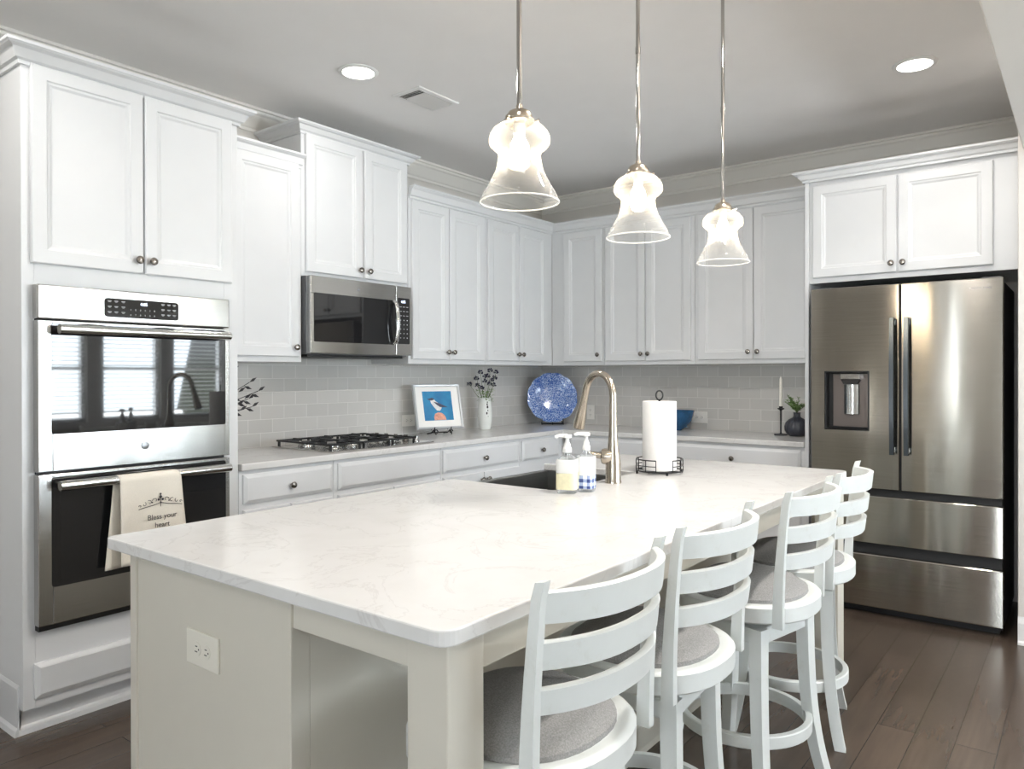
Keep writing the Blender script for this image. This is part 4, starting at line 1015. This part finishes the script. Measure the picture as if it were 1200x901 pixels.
plate()
mb = MB(); mb.lathe([(0, .0), (.045, 0), (.052, .008), (.086, .026), (.112, .060), (.128, .102), (.134, .140), (.138, .141), (.136, .136), (.124, .102), (.108, .062), (.082, .032), (.05, .016), (0, .012)], seg=40)
tag(mb.build('bowl', 'bowl', loc=(1.322, -.21, Z)), 'dark blue glazed bowl on the back worktop, partly behind the paper towels', 'bowl')
r = thing('candle_holder', 'slim black metal candlestick beside the ribbed vase', 'candlestick', (2.075, -.215, Z))
mb = MB(); mb.lathe([(0, 0), (.042, 0), (.042, .006), (.008, .010), (.005, .02), (.005, .16), (.010, .166), (.022, .172), (.022, .177), (.012, .178), (.012, .190), (0, .190)], seg=24); mb.build('holder', 'wire', r)
mb = MB(); mb.lathe([(0, 0), (.0105, 0), (.0095, .190), (.003, .204), (0, .205)], seg=16); mb.tube([(0, 0, .203), (0, 0, .212)], .001, 6)
tag(mb.build('taper_candle', 'candle', loc=(2.075, -.215, Z+.178)), 'white taper candle standing in the black candlestick', 'candle')
GX, GY = 2.178, -.215
mb = MB(); rib = lambda rr, a, z: rr*(1+.022*math.sin(22*a)) if .02 < z < .115 else rr
mb.lathe([(0, 0), (.045, 0), (.060, .010), (.074, .035), (.076, .062), (.068, .088), (.048, .108), (.026, .120), (.021, .130), (.021, .145), (.025, .152), (.019, .152), (.016, .14), (0, .13)], seg=88, fn=rib)
tag(mb.build('vase', 'vase_dark', loc=(GX, GY, Z)), 'squat charcoal ribbed vase next to the refrigerator panel', 'vase')
r = thing('greenery_sprig', 'small leafy green sprigs in the charcoal ribbed vase', 'plant', (GX, GY, Z+.150))
m = MB(); lm = MB(); rnd = random.Random(11)
for k in range(17):
    a = rnd.uniform(0, 2*PI); L_ = rnd.uniform(.04, .10); up = rnd.uniform(.045, .125)
    if math.cos(a) > .3: L_ = min(L_, .07)
    pts = [Vector((0, 0, -.07)), Vector((0, 0, 0))]+[Vector((math.cos(a)*L_*t**1.3, math.sin(a)*L_*t**1.3, up*t)) for t in (.35, .7, 1)]
    m.tube(pts, .0014, 6)
    for j in range(24):
        t = rnd.uniform(.2, 1); p = Vector((math.cos(a)*L_*t**1.3, math.sin(a)*L_*t**1.3, up*t)); b_ = rnd.uniform(0, 2*PI); d = Vector((math.cos(b_), math.sin(b_), rnd.uniform(-.1, .9))).normalized(); s_ = d.cross(Vector((0, 0, 1))).normalized()*.006; Lf = rnd.uniform(.014, .024)
        lm._add([p, p+d*Lf*.5+s_, p+d*Lf, p+d*Lf*.5-s_, p+d*Lf*.5+Vector((0, 0, .003))], [(0, 1, 4), (1, 2, 4), (2, 3, 4), (3, 0, 4)])
m.build('stems', 'stem', r); lm.build('leaves', 'leaf', r, fix=False)
# plant behind the oven tower: only the leaf tips show
mb = MB(); mb.lathe([(0, 0), (.035, 0), (.045, .03), (.042, .09), (.025, .14), (.022, .17), (.018, .17), (.018, .02), (0, .02)], seg=24)
tag(mb.build('bottle_vase', 'vase_dark', loc=(.20, -3.14, Z)), 'dark vase on the worktop hidden beside the oven tower', 'vase')
r = thing('leafy_branch', 'dark leafy branch poking out from behind the oven tower', 'plant', (.20, -3.14, Z+.165))
m = MB(); lm = MB()
for (ty, tz, tx) in ((.19, .20, .04), (.20, .155, .10), (.17, .115, .06), (.10, .26, .02), (-.03, .24, .05), (.17, .075, .09)):
    m.tube([(0, 0, -.12), (0, 0, 0), (tx*.5, ty*.4, tz*.65), (tx, ty, tz)], .002, 6)
    for k in range(4):
        t = .55+.15*k; p = Vector((tx*t, ty*t, tz*min(1, t+.05))); d = Vector((.2, .9, (.6 if k % 2 else -.35))).normalized(); s_ = d.cross(Vector((1, 0, 0))).normalized()*.008; Lf = .045
        lm._add([p, p+d*Lf*.5+s_, p+d*Lf, p+d*Lf*.5-s_, p+d*Lf*.5+Vector((.004, 0, 0))], [(0, 1, 4), (1, 2, 4), (2, 3, 4), (3, 0, 4)])
m.build('stems', 'leaf_dark', r); lm.build('leaves', 'leaf_dark', r, fix=False)
